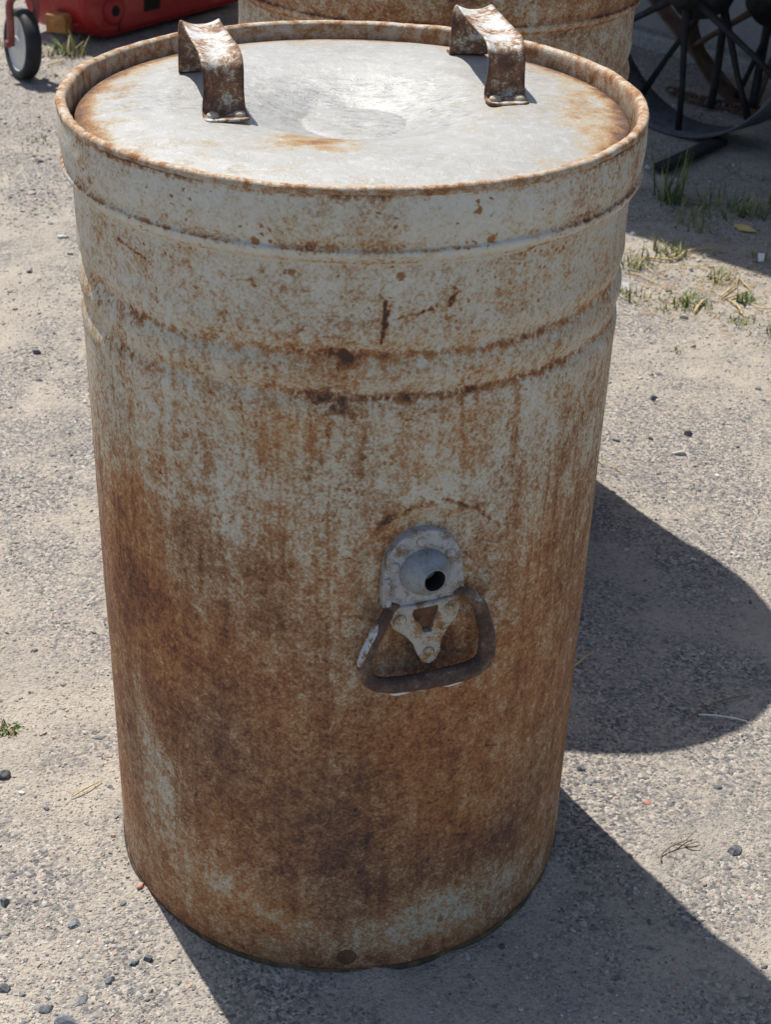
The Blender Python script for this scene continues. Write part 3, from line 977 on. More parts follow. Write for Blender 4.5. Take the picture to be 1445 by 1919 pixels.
def strap(near, far, width, top, foot_len, label, far_out):
    """bent flat strap: riveted near foot, upright, dished grip, upright, far foot"""
    near = np.array(near, float)
    far = np.array(far, float)
    d = far-near
    ln = np.linalg.norm(d)
    d = d/ln
    sd = np.array([d[1], -d[0]])
    zf = .9560
    s_ = [(-.022, zf+.0012), (-.010, zf+.0010), (.000, zf+.0022), (.0045, zf+.008), (.006, zf+.022), (.0065, top-.018), (.010, top-.007), (.021, top-.001), (.04, top+.0006), (ln*.5, top+.0002), (ln-.038, top+.0015), (ln-.022, top+.002),
          (ln-.010, top-.003), (ln-.004, top-.013), (ln-.004, zf+.022), (ln-.005, zf+.006), (ln-.003, zf+.002), (ln+.004, zf+.0010)]
    if far_out:
        s_.append((ln+.016, zf+.001))
    sp_ = spline([(a, b, 0) for a, b in s_], 4)[:, :2]
    tg = np.gradient(sp_, axis=0)
    tg /= np.linalg.norm(tg, axis=1)[:, None]
    nr = np.stack([-tg[:, 1], tg[:, 0]], 1)
    m_ = 11
    th = .0011
    V, F, Wr = [], [], []
    K = len(sp_)
    for k in range(K):
        ft = sp_[k, 0]
        rise = sstep(zf+.004, zf+.03, sp_[k, 1])
        wd = width*(1 - .07*rise)
        if k < 4:
            wd *= [.80, .95, 1, 1][k]
        for side in (1, -1):
            for j in range(m_):
                v = -1 + 2*j/(m_-1)
                curl = .0075*rise*max(0, abs(v)-.25)**1.6
                c = sp_[k] + nr[k]*(side*th + curl)
                wob = .0006*math.sin(k*.23+near[0]*40)*v
                w_ = v*wd/2 + wob
                xy = near + d*c[0] + sd*w_
                V.append((xy[0], xy[1], c[1]))
                topness = sstep(top-.014, top-.002, sp_[k, 1])
                Wr.append((.57 - .20*topness + .16*max(0, abs(v)-.72)/.28*(1-.4*topness) - (.10 if k < 7 else 0), 0, 0))
    n2 = 2*m_
    for k in range(K-1):
        for j in range(m_-1):
            a = k*n2+j
            F.append((a, a+1, a+n2+1, a+n2))
            b = a+m_
            F.append((b, b+n2, b+n2+1, b+1))
        a = k*n2
        F.append((a, a+n2, a+n2+m_, a+m_))
        a = k*n2+m_-1
        F.append((a, a+m_, a+m_+n2, a+n2))
    for k in (0, K-1):
        a = k*n2
        for j in range(m_-1):
            f = (a+j, a+m_+j, a+m_+j+1, a+j+1)
            F.append(f if k == 0 else f[::-1])
    h = part('strap_handle', (np.array(V), F), M['strap'], lid, True, None, ('wear', np.array(Wr)))
    h['label'] = label
    ends = [(-.009, 1)] + ([(ln+.010, 1)] if far_out else [])
    for e, _ in ends:
        for sg in (-1, 1):
            xy = near + d*e + sd*sg*width*.30
            part('rivet', revolve([(.0062, 0), (.0062, .0022), (.0052, .0040), (.0028, .0050), (.0001, .0053)], 16, (xy[0], xy[1], zf+.0015)), M['strap_rivet'], h, True)
    return h


strap((-.128, -.060), (-.168, .098), .044, 1.0085, .02, 'strap handle on the left of the lid', False)
strap((.157, .022), (.128, .198), .043, 1.0085, .02, 'strap handle on the right of the lid', True)

# ------------------------------------------------------------------ second drum behind
d2 = build_drum('rusty_drum', 'second rusty drum standing close behind the foreground drum, cut by the top edge', .124, .885, 1.055, False, .28)
d2.scale.z = .934
part('top_plate', revolve(np.array([(.287, .935), (.25, .941), (.1, .938), (.0005, .938)])*1.055, 96, (.124, .885, 0)), M['lid'], d2, True)

# ------------------------------------------------------------------ spoked iron wheel in the shade on the right


def iron_wheel(WC, WR, wid, nsp, phase, mats, label):
    WC = np.array(WC)
    wheel = root('iron_wheel', label, 'wheel', (WC[0], WC[1], 0))

    def wl(r, t, n): return WC + r*(E_*math.sin(t) - Zv*math.cos(t)) + N_*n
    h_ = wid/2
    rimp = [(WR-.004, -h_), (WR, -h_+.002), (WR, h_-.002), (WR-.004, h_), (WR-.007, h_-.002), (WR-.006, 0), (WR-.007, -h_+.002)]
    part('rim', revolve(rimp, 96, WC, E_, Zv, N_, True), mats[0], wheel, True)
    part('hub', revolve([(.0005, -.13), (.035, -.13), (.04, -.11), (.048, -.06), (.080, -.052), (.086, 0), (.080, .055), (.050, .062), (.042, .11), (.035, .125), (.0005, .125)], 32, WC, E_, Zv, N_), mats[1], wheel, True)
    for k in range(nsp):
        t = phase + 2*math.pi*k/nsp
        s_ = h_*.66 if k % 2 == 0 else -h_*.66
        part('spoke', tube([wl(.045, t, s_*1.2), wl(.15, t, s_*1.05), wl(.27, t, s_*.75), wl(WR-.004, t, s_*.6)], [.014, .0105, .009, .011], 8), mats[2 if k % 3 else 1], wheel, True)


iron_wheel((1.020, 3.11, .42), .42, .17, 12, 0, (M['iron_rim'], M['iron'], M['iron']), 'dark spoked iron wheel with a wide steel rim standing in the shade')
iron_wheel((1.30, 3.30, .36), .36, .07, 10, .3, (M['iron_rust'], M['iron'], M['iron_rust']), 'rustier narrow iron wheel behind the wide rimmed one, at the right edge')

# rods, strap and chain lying round the wheel


def rod(name, label, cat, pts, r, mat, group=None, n=8):
    o = part(name, tube(spline(pts, 5), r, n), mat, None, True)
    return tag(o, label, cat, group)


def flatbar(name, label, cat, a, b, wd, th, mat):
    a = np.array(a, float)
    b = np.array(b, float)
    d = (b-a)/np.linalg.norm(b-a)
    s_ = np.cross(d, Zv)
    s_ /= np.linalg.norm(s_)
    u_ = np.cross(s_, d)
    o = part(name, box((a+b)/2, (np.linalg.norm(b-a), wd, th), np.array([d, s_, u_])), mat, None, bevel=th*.25)
    return tag(o, label, cat)


flatbar('iron_bar', 'flat dark iron bar lying on the ground below the spoked wheel', 'bar', (.868, 2.685, .014), (1.10, 2.955, .016), .045, .022, M['iron'])
flatbar('rusty_strap', 'rust brown flat strap leaning on the block wall behind the wheel spokes', 'bar', (1.235, 3.42, .012), (.915, 4.20, .33), .065, .010, M['iron_rust'])
rod('notched_rod', 'upright notched rod right of the wheel hub, standing behind the spokes', 'rod', [(1.14, 3.33, .005), (1.15, 3.35, .15), (1.155, 3.38, .34), (1.16, 3.41, .55)], .013, M['iron'])
rod('leaning_rod', 'thick dark rod leaning at the far right edge beside the wheel', 'rod', [(1.272, 3.33, .0), (1.30, 3.40, .22), (1.345, 3.55, .55), (1.37, 3.62, .8)], .014, M['iron'])
rod('leaning_rod', 'thin rust brown rod leaning right of the wheel, its foot by the chain end', 'rod', [(1.285, 3.35, .0), (1.325, 3.36, .16), (1.40, 3.42, .42), (1.48, 3.5, .75)], .011, M['iron_rust'])
chain = root('chain', 'rusty link chain lying in a line along the ground behind the wheel rim', 'chain', (1.15, 3.38, 0))
cp = spline([(1.035, 3.50, .014), (1.075, 3.43, .014), (1.10, 3.385, .016), (1.15, 3.34, .014), (1.20, 3.31, .014), (1.255, 3.25, .014)], 8)
dd = np.r_[0, np.cumsum(np.linalg.norm(np.diff(cp, axis=0), axis=1))]
nl = 11
for k in range(nl):
    s_ = dd[-1]*(k+.5)/nl
    c = np.array([np.interp(s_, dd, cp[:, i]) for i in range(3)])
    c2_ = np.array([np.interp(min(s_+.01, dd[-1]), dd, cp[:, i]) for i in range(3)])
    t_ = c2_-c
    t_ /= max(1e-9, np.linalg.norm(t_))
    sd_ = np.array([-t_[1], t_[0], 0])
    sd_ /= np.linalg.norm(sd_)
    a_ = .35 if k % 2 == 0 else 1.2
    w_ = sd_*math.cos(a_) + Zv*math.sin(a_)
    L_, W_ = .024, .0125
    pts = [c + t_*(L_*math.cos(q_)*(1 if abs(math.cos(q_)) > .01 else 1)) + w_*(W_*np.sign(math.sin(q_))*min(1, abs(math.sin(q_))*1.5)) + Zv*.004 for q_ in np.linspace(0, 2*math.pi, 20, endpoint=False)]
    part('link', tube(pts, .0048, 8, True), M['iron_rust'], chain, True)

# ------------------------------------------------------------------ red pedal toy on the left
toy = root('pedal_tractor', 'red pedal toy with a white disc front wheel and wooden pedal blocks, top left', 'toy vehicle', (-.9, 3.9, 0))
wn_ = np.array([-.85, -.53, .10])
wn_ /= np.linalg.norm(wn_)
wd_ = np.array([.53, -.85, 0])
wd_ /= np.linalg.norm(wd_)
wu_ = np.cross(wn_, wd_)
if wu_[2] < 0:
    wu_ = -wu_
TR = .110
TC = np.array([-1.072, 3.50, .109])
typ = [(TR-.026, -.020), (TR-.018, -.026), (TR-.007, -.025), (TR-.001, -.016), (TR, 0), (TR-.001, .016), (TR-.007, .025), (TR-.018, .026), (TR-.026, .020)]
fwheel = part('front_wheel', revolve(typ, 64, TC, wd_, wu_, wn_), M['tyre'], toy, True)
dsc = [(TR-.0245, -.018), (TR-.030, -.012), (TR-.045, -.016), (.03, -.017), (.018, -.030), (.0004, -.030)]
dsc2 = [(a, -b) for a, b in dsc]
part('wheel_disc', join(revolve(dsc, 48, TC, wd_, wu_, wn_), revolve(dsc2, 48, TC, wd_, wu_, wn_)), M['disc'], fwheel, True)
fk = []
for sg in (1, -1):
    pts = [TC + wn_*sg*.038 - wu_*.006, TC + wn_*sg*.040 + wu_*.06, TC + wn_*sg*.044 + wu_*.102, TC + wn_*sg*.041 + wu_*.132, TC + wn_*sg*.022 + wu_*.150, TC + wu_*.156]
    P_ = spline(pts, 6)
    V, F = tube(P_, .0125, 10)
    part('fork_leg', (V, F), M['fork'], toy, True)
    part('axle_nut', revolve([(.0005, .016), (.010, .016), (.0125, .012), (.0125, 0), (.0005, 0)], 10, TC + wn_*sg*.042, wd_, wu_, wn_*sg), M['fork'], toy, False)
part('steering_stem', tube([TC + wu_*.150, TC + wu_*.25 + np.array([.0, .02, 0]), TC + wu_*.50 + np.array([0, .06, 0])], .019, 12), M['fork'], toy, True)
part('frame_tube', tube(spline([TC + wu_*.40 + np.array([0, .04, 0]), (-1.0, 3.8, .52), (-.86, 4.10, .45), (-.78, 4.30, .33)], 6), .022, 12), M['red'], toy, True)
# hull
hd = np.array([.58, .815, 0])
hd /= np.linalg.norm(hd)
hn = np.array([hd[1], -hd[0], 0])         # faces camera-right
HO = np.array([-.955, 3.90, .010])


def rrect(x0, x1, z0, z1, r, n=7):
    o_ = []
    for cx, cz, a0_ in ((x1-r, z0+r, -90), (x1-r, z1-r, 0), (x0+r, z1-r, 90), (x0+r, z0+r, 180)):
        for i in range(n):
            a = math.radians(a0_+90*i/(n-1))
            o_.append((cx+r*math.cos(a), cz+r*math.sin(a)))
    return o_


part('hull', soft_prism(rrect(0, .95, 0, .40, .13, 11), -.26, .03, .028, HO, hd, Zv, hn), M['red'], toy)
part('hull_seam', box(HO + hd*.165 + Zv*.2 + hn*.030, (.006, .006, .36), np.array([hd, hn, Zv])), M['iron'], toy, bevel=.001)
part('crank_boss', revolve([(.05, 0), (.048, .010), (.035, .016), (.020, .013), (.0005, .012)], 24, HO + hd*.14 + Zv*.095 + hn*.029, hd, Zv, hn), M['red'], toy, True)
part('crank_hole', revolve([(.020, 0), (.018, .0015), (.0005, .0015)], 18, HO + hd*.14 + Zv*.095 + hn*.0415, hd, Zv, hn), M['black'], toy)
part('axle_slot', box(HO + hd*.34 + Zv*.10 + hn*.030, (.085, .006, .075), np.array([hd, hn, Zv])), M['black'], toy, bevel=.002)
part('wooden_pedal', box(HO + hd*.31 + Zv*.135 + hn*.075, (.075, .05, .028), np.array([hd, hn, Zv])), M['wood'], toy, bevel=.004)
pw = np.array([-1.03, 3.93, .075])
part('wooden_pedal', box(pw, (.08, .05, .062), np.array([[.93, -.37, 0], [.37, .93, 0], [0, 0, 1]])), M['wood'], toy, bevel=.006)
part('pedal_rod', tube([pw + np.array([.03, 0, -.01]), pw + np.array([.11, .02, 0.0]), HO + hd*.05 + Zv*.11], .009, 8), M['red'], toy, True)
rtc = np.array([-.36, 4.42, .15])
rw_ = part('rear_wheel', revolve([(a*1.12, b*1.5) for a, b in typ], 48, rtc, hd, Zv, hn), M['tyre'], toy, True)
part('wheel_disc', join(revolve([(a*1.12, b*1.3) for a, b in dsc], 40, rtc, hd, Zv, hn), revolve([(a*1.12, b*1.3) for a, b in dsc2], 40, rtc, hd, Zv, hn)), M['disc'], rw_, True)


# ------------------------------------------------------------------ stones
def ico():
    p = (1+5**.5)/2
    V = np.array([(-1, p, 0), (1, p, 0), (-1, -p, 0), (1, -p, 0), (0, -1, p), (0, 1, p), (0, -1, -p), (0, 1, -p), (p, 0, -1), (p, 0, 1), (-p, 0, -1), (-p, 0, 1)], float)
    V /= np.linalg.norm(V[0])
    F = [(0, 11, 5), (0, 5, 1), (0, 1, 7), (0, 7, 10), (0, 10, 11), (1, 5, 9), (5, 11, 4), (11, 10, 2), (10, 7, 6), (7, 1, 8), (3, 9, 4), (3, 4, 2), (3, 2, 6), (3, 6, 8), (3, 8, 9), (4, 9, 5), (2, 4, 11), (6, 2, 10), (8, 6, 7), (9, 8, 1)]
    return V, np.array(F)


IV, IF = ico()


def stone(x, y, a, b, c, rot, mat, label, seed, name='stone', cat='stone', facets=9):
    r_ = np.random.default_rng(seed)
    # subdivide once, then slice with random planes for flat broken faces
    V = [tuple(v) for v in IV]
    F = []
    mid = {}

    def md(i, j):
        k = (min(i, j), max(i, j))
        if k not in mid:
            v = np.array(V[i])+np.array(V[j])
            V.append(tuple(v/np.linalg.norm(v)))
            mid[k] = len(V)-1
        return mid[k]
    for i, j, k in IF:
        p_, q_, s_ = md(i, j), md(j, k), md(k, i)
        F += [(i, p_, s_), (p_, j, q_), (s_, q_, k), (p_, q_, s_)]
    V = np.array(V)
    for _ in range(facets):
        n = r_.normal(size=3)
        n /= np.linalg.norm(n)
        d = r_.uniform(.40, .75)
        t = V@n
        V = V - np.outer(np.maximum(t-d, 0), n)
    V = V + r_.normal(size=V.shape)*.02
    V = V*np.array([a, b, c])
    ca, sa = math.cos(rot), math.sin(rot)
    V = V@np.array([[ca, sa, 0], [-sa, ca, 0], [0, 0, 1]])
    z = float(ground_h(np.array([x]), np.array([y]))[0])
    V = V + np.array([x, y, z + c*.22])
    o = part(name, (V, F), M[mat], None, False)
    return tag(o, label, cat)


STONES = [  # x, y, half sizes, rotation, material, label
    (.625, 1.255, .0125, .009, .009, .3, 'stone_dark', 'dark angular stone on sunlit ground right of the drum, upper of two'),
    (.667, 1.099, .0130, .010, .010, .9, 'stone_dark', 'dark angular stone with a grey top, lower of two right of the drum'),
    (.632, 1.017, .0175, .009, .007, .15, 'stone_pale', 'long pale stone on sunlit ground right of the drum'),
    (.850, 1.308, .012, .008, .006, 1.2, 'stone_blue', 'blue grey stone near the right edge, halfway up the yard'),
    (.754, 1.513, .0075, .006, .007, .4, 'stone_dark', 'small dark upright chip right of the drum, below the straw'),
    (.764, 1.673, .015, .010, .008, .2, 'stone_pale', 'pale grey stone under the weeds right of the drum'),
    (.746, 1.840, .010, .006, .004, .1, 'stone_red', 'orange brick chip among the weeds on the right'),
    (.722, 2.206, .011, .009, .010, .1, 'stone_pale', 'round pale pebble beside the drum at the edge of the shade'),
    (.520, 1.064, .010, .004, .004, 2.6, 'stone_dark', 'thin dark sliver of stone close to the right side of the drum'),
    (.454, .299, .011, .006, .005, 2.8, 'stone_blue', 'blue grey stone lying in the curved shadow, right of the drop handle'),
    (.400, .261, .008, .006, .006, 1.4, 'stone_blue', 'small blue grey stone lying in the curved shadow, nearest the drum'),
    (.520, .057, .007, .005, .004, .2, 'stone_dark', 'small dark pebble on the sunlit strip between the two shadows'),
    (.418, .025, .009, .005, .003, .0, 'stone_red', 'flat reddish chip on the sunlit strip between the two shadows'),
    (.518, -.069, .012, .009, .007, .5, 'stone_dark', 'dark stone with a bright face near the right edge, beside the twig'),
    (.335, .093, .007, .006, .006, .5, 'stone_dark', 'dark stone by the drum base, under the curved shadow'),
    (-.248, -.153, .0065, .005, .004, .3, 'stone_red', 'pink pebble at the left foot of the drum'),
    (-.322, -.213, .0110, .008, .0065, .3, 'stone_blue', 'rounded grey stone lower left of the drum'),
    (-.363, -.180, .0062, .005, .004, .4, 'stone_pale', 'small cream pebble left of the rounded grey stone'),
    (-.243, -.273, .009, .0065, .005, .9, 'stone_blue', 'slate grey stone beside the shadow edge at lower left'),
    (-.226, -.268, .009, .007, .006, 2.0, 'stone_dark', 'dark stone touching the shadow edge at lower left'),
    (-.305, -.366, .017, .011, .012, -.25, 'stone_blue', 'largest blue grey stone, cut by the bottom edge at lower left'),
    (-.267, -.303, .009, .006, .005, .4, 'stone_dark', 'dark flat stone above the largest blue grey stone'),
    (-.296, -.331, .011, .007, .006, 1.1, 'stone_blue', 'broken grey stone just above the bottom left corner stones'),
    (-.332, -.345, .012, .006, .006, .2, 'stone_dark', 'dark wedge of stone left of the largest blue grey stone'),
    (-.413, -.178, .009, .008, .009, .2, 'stone_dark', 'dark stone cut by the left edge near the bottom'),
    (-.388, -.316, .009, .007, .007, .2, 'stone_dark', 'dark stone cut by the left edge, lowest one'),
    (-.343, .145, .0115, .0055, .0035, .1, 'stone_blue', 'flat grey stone left of the drum, level with its lower rust'),
    (-.425, .150, .008, .005, .004, .2, 'stone_tan', 'small tan stone left of the drum beside the lone weed'),
    (-.462, .058, .012, .009, .010, .7, 'stone_dark', 'dark stone cut by the left edge, below the lone weed'),
    (-.658, 1.405, .012, .008, .009, .2, 'stone_dark', 'dark stone alone on pale dust left of the drum'),
    (-.629, 1.276, .009, .005, .004, .2, 'stone_dark', 'small dark stone below the lone dark stone on pale dust'),
    (-.754, 1.838, .011, .005, .005, .2, 'stone_dark', 'dark double chip near the left edge, upper part of the yard'),
    (-.712, 2.077, .020, .009, .006, -.1, 'stone_pale', 'flat white stone beside the upper left of the drum'),
    (-.678, 1.968, .010, .007, .006, .2, 'stone_dark', 'dark chip just below the flat white stone'),
    (-.876, 2.661, .016, .009, .010, .2, 'stone_dark', 'dark stone in the upper left, left of the drum rim'),
    (-.848, 2.389, .020, .011, .008, .3, 'stone_tan', 'tan stone in the upper left, left of the drum collar'),
    (1.27, 2.75, .03, .022, .024, .4, 'stone_blue', 'blue grey rock in the shade at the right edge below the wheel'),
    (1.16, 2.66, .022, .014, .012, .9, 'stone_blue', 'pale grey rock in the shade below the iron wheel'),
    (1.34, 2.72, .03, .018, .016, .2, 'stone_tan', 'brownish rock in the shade at the right edge'),
    (.845, 2.745, .013, .009, .006, .3, 'white_bit', 'small white pebble in the shade left of the flat iron bar'),
]
for k, (x, y, a, b, c, rot, mt, lb) in enumerate(STONES):
    stone(x, y, a, b, c, rot, mt, lb, 300+k)


def gz(x, y): return float(ground_h(np.array([float(x)]), np.array([float(y)]))[0])


# white plastic bits
for x, y, lb, rz in ((.648, 1.822, 'white plastic tag among weeds beside the drum', .2), (1.017, 2.036, 'white plastic tag near the right edge at the shade line', -.15)):
    z = gz(x, y)
    ca, sa = math.cos(rz), math.sin(rz)
    X_ = np.array([ca, sa, 0])
    Y_ = np.array([-sa*.75, ca*.75, .66])
    Y_ /= np.linalg.norm(Y_)
    tag(part('plastic_tag', prism([(-.0065, -.012), (.0065, -.012), (.0085, .012), (-.0085, .012)], 0, .003, (x, y, z+.008), X_, Y_, np.cross(X_, Y_)), M['white_bit'], None, bevel=.0007), lb, 'litter')

# straw, stems and twigs
STRAWS = [
    ([(.715, 2.029), (.794, 2.009), (.843, 2.072), (.954, 2.123)], .0042, 'straw', 'long bent straw stem at the shade line right of the drum'),
    ([(.766, 1.972), (.87, 1.973), (.969, 1.974)], .0018, 'straw', 'thin straight straw lying below the long bent straw'),
    ([(.786, 1.689), (.808, 1.735), (.830, 1.778)], .0048, 'straw', 'short thick straw lying right of the pale stone'),
    ([(.938, 1.920), (.94, 1.88), (.951, 1.838)], .003, 'straw', 'thin straw crossing the top of the straw heap'),
    ([(.868, 1.79), (.895, 1.83), (.925, 1.87)], .0042, 'straw', 'straw slanting up through the straw heap'),
    ([(.872, 1.78), (.91, 1.80), (.955, 1.835)], .0035, 'straw', 'straw slanting right through the straw heap'),
    ([(.898, 1.69), (.896, 1.735), (.884, 1.775)], .0042, 'straw', 'straw pointing down at the foot of the straw heap'),
    ([(.935, 1.745), (.95, 1.725), (.975, 1.723), (1.01, 1.728)], .003, 'straw', 'straw running off the right edge below the straw heap'),
    ([(.350, .326), (.368, .345), (.386, .365)], .0022, 'straw', 'short straw touching the right side of the drum in shadow'),
    ([(.505, .206), (.557, .246), (.614, .268)], .0018, 'twig', 'thin brown stem in the curved shadow on the right'),
    ([(.522, .216), (.556, .210), (.592, .203)], .0022, 'white_bit', 'straight white stick at the edge of the curved shadow'),
    ([(-.362, .015), (-.345, .030), (-.327, .050)], .0018, 'straw', 'yellow straw lying left of the drum near its foot'),
    ([(-1.024, 3.645), (-1.0, 3.68), (-.974, 3.718)], .004, 'straw', 'straw lying right of the white disc wheel'),
    ([(.47, .98), (.50, .955), (.515, .93)], .0015, 'straw', 'wisp of straw close to the drum above the curved shadow'),
    ([(.66, 1.93), (.70, 1.90), (.735, 1.85)], .0022, 'straw', 'thin straw beside the white tag at the drum'),
]
for pts, r, mt, lb in STRAWS:
    P3 = spline([(x, y, 0) for x, y in pts], 6)
    P3[:, 2] = [gz(x, y) + r*.9 + .0015 for x, y in P3[:, :2]]
    P3[:, 2] += np.sin(np.linspace(0, math.pi, len(P3)))*.003
    rad_ = .62*r*np.interp(np.linspace(0, 1, len(P3)), [0, .1, .8, 1], [.7, 1, .9, .5])
    nm = 'straw' if mt == 'straw' else ('stick' if mt == 'white_bit' else 'twig')
    V, F = tube(P3, rad_, 7)
    tag(part(nm, (V, F), M[mt], None, True), lb, nm)
tw = []
for pts in ([(.417, -.091), (.420, -.078), (.437, -.066), (.452, -.062), (.470, -.058)], [(.437, -.066), (.452, -.055), (.464, -.045)], [(.452, -.062), (.462, -.066), (.472, -.064)]):
    P3 = spline([(x, y, 0) for x, y in pts], 5)
    P3[:, 2] = [gz(x, y) + .0022 + .004*abs(math.sin(x*90)) for x, y in P3[:, :2]]
    tw.append(tube(P3, np.linspace(.0012, .0006, len(P3)), 6))
tag(part('twig', join(*tw), M['twig'], None, True), 'thin forked brown twig on the sunlit ground at lower right', 'twig')
# fallen leaf
lv = [(0, 0), (.015, .006), (.035, .007), (.055, .002), (.068, -.001), (.052, -.007), (.03, -.010), (.012, -.006)]
ang_ = -.87
ca, sa = math.cos(ang_), math.sin(ang_)
tag(part('fallen_leaf', prism([(x*1.15, y*1.6) for x, y in lv], 0, .0012, (1.0, 2.285, gz(1.0, 2.285)+.006), (ca, sa, .05), (-sa, ca, .25), (0, -.2, 1)), M['leaf'], None), 'long yellow leaf lying in the shade at the right', 'leaf')


# ------------------------------------------------------------------ weeds
def tuft(x, y, n, spread, hgt, label, dry=.15, seed=0, wide=.0035, lean=.6):
    r_ = np.random.default_rng(seed)
    V, F, C = [], [], []
    for k in range(int(n*1.6)):
        bx_, by_ = x + np.clip(r_.normal(), -1.5, 1.5)*spread*.42, y + np.clip(r_.normal(), -1.5, 1.5)*spread*.42
        a = r_.uniform(0, 2*math.pi)
        L_ = hgt*r_.uniform(.35, 1.25)
        le = r_.uniform(.1, 1.25)*lean
        wd = wide*r_.uniform(.35, .95)
        d = np.array([math.cos(a), math.sin(a), 0])
        sd_ = np.array([-d[1], d[0], 0])
        if r_.random() < dry + .12:
            c = np.array([.46, .36, .17])*r_.uniform(.7, 1.1)
        else:
            c = np.array([.085, .155, .040])*r_.uniform(.6, 1.5)
            c[0] *= r_.uniform(.8, 1.4)
        b0 = len(V)
        z0 = gz(bx_, by_)-.002
        for i in range(5):
            t = i/4
            p_ = np.array([bx_, by_, z0]) + d*L_*le*t**1.4 + Zv*L_*(1-.45*le)*(t - .38*le*t*t)
            ww = wd*(1-t**1.8)*.5 + .0002
            V += [p_ - sd_*ww, p_ + sd_*ww]
            C += [c*(.8+.4*t)]*2
        for i in range(4):
            q_ = b0+2*i
            F.append((q_, q_+1, q_+3, q_+2))
    V = np.array(V)
    tag(part('grass_tuft', (V, F), M['grass'], None, True, None, ('tone', np.array(C)), loc=(x, y, 0)), label, 'grass', 'weeds growing in the yard')


TUFTS = [
    (-1.03, 3.83, 60, .10, .06, 'green grass tuft right behind the white disc wheel', .1, .006, .8),
    (-.955, 3.80, 26, .06, .11, 'spiky grass tuft between the disc wheel and the drum rim', .3, .007, .7),
    (.868, 2.47, 34, .07, .15, 'tall dark grass tuft at the end of the flat iron bar', .1, .006, .6),
    (.935, 2.42, 60, .13, .07, 'low grass patch in shade right of the tall grass tuft', .25, .005, .9),
    (1.06, 2.39, 60, .11, .08, 'dense grass tuft in shade above the yellow leaf', .15, .006, .8),
    (.88, 2.28, 30, .08, .06, 'sparse grass in shade below the tall grass tuft', .15, .004, .9),
    (.795, 2.06, 60, .06, .05, 'green tuft under the long bent straw', .2, .004, .8),
    (.700, 1.985, 60, .06, .05, 'half dry tuft against the upper right of the drum', .5, .004, .8),
    (.655, 1.785, 34, .05, .035, 'small tuft at the foot of the white tag by the drum', .3, .004, .9),
    (.795, 1.765, 60, .07, .035, 'broad leafed weed above the pale grey stone', .1, .005, .9),
    (.735, 1.735, 44, .07, .03, 'flat half dry weed left of the pale grey stone', .4, .004, .9),
    (.895, 1.905, 40, .05, .04, 'tuft above the straw heap', .5, .004, .9),
    (.925, 1.775, 30, .04, .04, 'green weed inside the straw heap', .15, .005, .8),
    (.885, 1.665, 44, .06, .022, 'low creeping weed below the straw heap', .1, .004, 1.0),
    (.960, 1.600, 44, .05, .03, 'weed cut by the right edge below the straw heap', .15, .004, .9),
    (1.02, 2.05, 20, .04, .04, 'weed at the foot of the white tag near the right edge', .2, .004, .9),
    (-.472, .162, 34, .022, .016, 'lone small weed at the left edge low in the yard', .1, .005, .8),
    (.712, 1.489, 14, .015, .018, 'tiny yellow green weed alone on the dust right of the drum', .4, .004, .8),
    (-.926, 2.857, 26, .05, .02, 'flat green weed in the upper left beyond the tan stone', .1, .005, 1.0),
    (-1.25, 3.9, 20, .06, .05, 'grass behind the white disc wheel at the left edge', .3, .005, .9),
]
for k, (x, y, n, sp_, hg, lb, dr, wd, le) in enumerate(TUFTS):
    tuft(x, y, n, sp_, hg, lb, dr, 500+k, wd, le)

# ------------------------------------------------------------------ dry chaff between the weeds, uncountable
ch = []
for k in range(420):
    x = rng.normal(.82, .13)
    y = rng.normal(1.86, .17)
    if x < .62:
        continue
    a = rng.uniform(0, math.pi)
    L_ = rng.uniform(.006, .03)
    d = np.array([math.cos(a), math.sin(a)])*L_/2
    P3 = np.array([(x-d[0], y-d[1], 0), (x, y, 0), (x+d[0], y+d[1], 0)])
    P3[:, 2] = [gz(*p_[:2]) + .0015 + rng.uniform(0, .003) for p_ in P3]
    ch.append(tube(P3, rng.uniform(.0005, .0012), 4))
tag(part('chaff', join(*ch), M['straw'], None, False), 'scattered dry chaff among the weeds right of the drum', 'chaff', None, 'stuff')

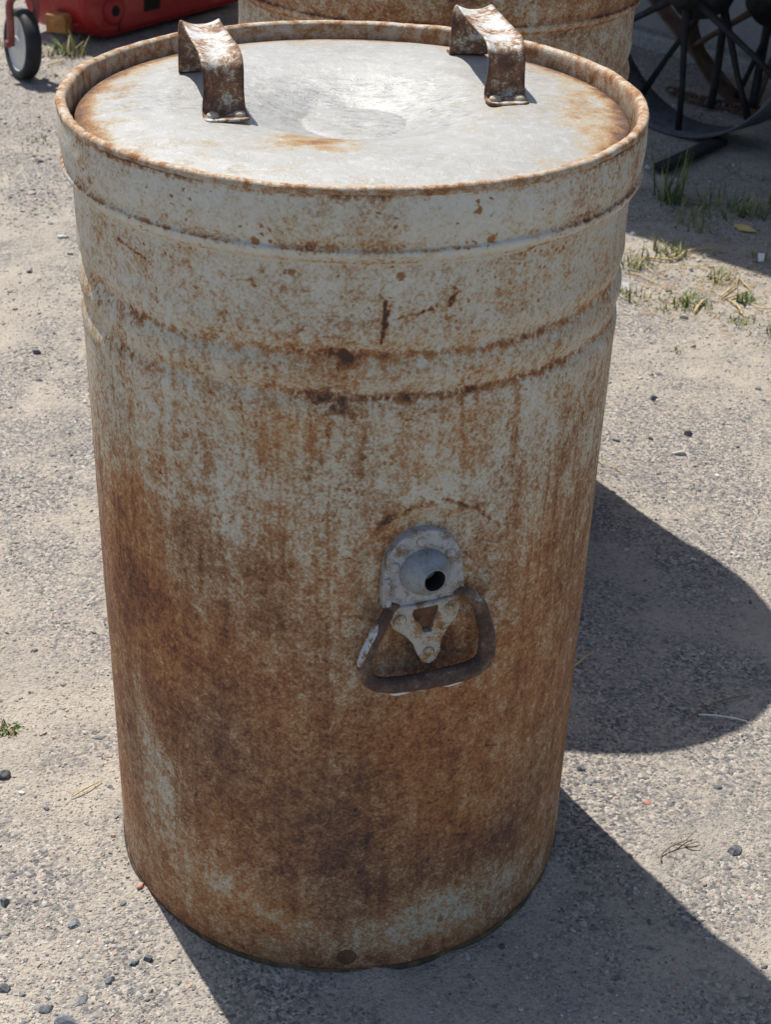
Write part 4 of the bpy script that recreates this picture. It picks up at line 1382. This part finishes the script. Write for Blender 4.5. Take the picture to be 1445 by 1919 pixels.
# ------------------------------------------------------------------ loose gravel, uncountable
NS = 84000
x = rng.uniform(-1.5, 1.75, NS*3)
y = -.62 + 5.4*rng.random(NS*3)**2.4
pt = .42 + 1.5*vnoise(x*3+4, y*3+4, 201) + .9*vnoise(x*11, y*11, 202)
keep = (rng.random(NS*3) < np.clip(pt, .08, 1)) & (np.hypot(x, y) > .292) & (np.hypot(x-.124, y-.885) > .31)
x, y = x[keep][:NS], y[keep][:NS]
n_ = len(x)
size = .00125*(1-rng.random(n_))**(-1/3.6)
size = np.minimum(size, .0046)*(1+.25*np.clip(y, 0, 4))
dirs = np.stack([rng.uniform(.75, 1.45, n_), rng.uniform(.65, 1.1, n_), rng.uniform(.35, .75, n_)], 1)*size[:, None]
SV = IV[None]*(1+.22*rng.normal(size=(n_, 12, 1)))
SV = SV*dirs[:, None, :]
an = rng.uniform(0, 2*np.pi, n_)
ca, sa = np.cos(an)[:, None], np.sin(an)[:, None]
X2 = SV[..., 0]*ca - SV[..., 1]*sa + x[:, None]
Y2 = SV[..., 0]*sa + SV[..., 1]*ca + y[:, None]
Z2 = SV[..., 2] + (ground_h(x, y) + dirs[:, 2]*.25)[:, None]
GVv = np.stack([X2, Y2, Z2], -1).reshape(-1, 3)
pal = np.array([(.085, .09, .10), (.14, .145, .15), (.20, .20, .20), (.27, .25, .225), (.34, .30, .25), (.40, .35, .29), (.46, .42, .37), (.40, .27, .20), (.52, .50, .47)])
pi = rng.choice(len(pal), n_, p=[.05, .09, .14, .19, .20, .16, .08, .04, .05])
tone = np.repeat(pal[pi]*rng.uniform(.8, 1.2, (n_, 1)), 12, axis=0)
GFf = (IF[None] + (np.arange(n_)*12)[:, None, None]).reshape(-1, 3)
me = bpy.data.meshes.new('gravel')
me.vertices.add(len(GVv))
me.vertices.foreach_set('co', GVv.astype(np.float32).ravel())
me.loops.add(len(GFf)*3)
me.loops.foreach_set('vertex_index', GFf.astype(np.int32).ravel())
me.polygons.add(len(GFf))
me.polygons.foreach_set('loop_start', (np.arange(len(GFf))*3).astype(np.int32))
me.polygons.foreach_set('use_smooth', np.zeros(len(GFf), dtype=bool))
me.update(calc_edges=True)
at = me.attributes.new('tone', 'FLOAT_COLOR', 'POINT')
at.data.foreach_set('color', np.c_[tone, np.ones(len(tone))].astype(np.float32).ravel())
me.materials.append(M['gravel'])
go = bpy.data.objects.new('gravel', me)
col.objects.link(go)
tag(go, 'loose fine gravel scattered over the dusty yard', 'gravel', None, 'stuff')
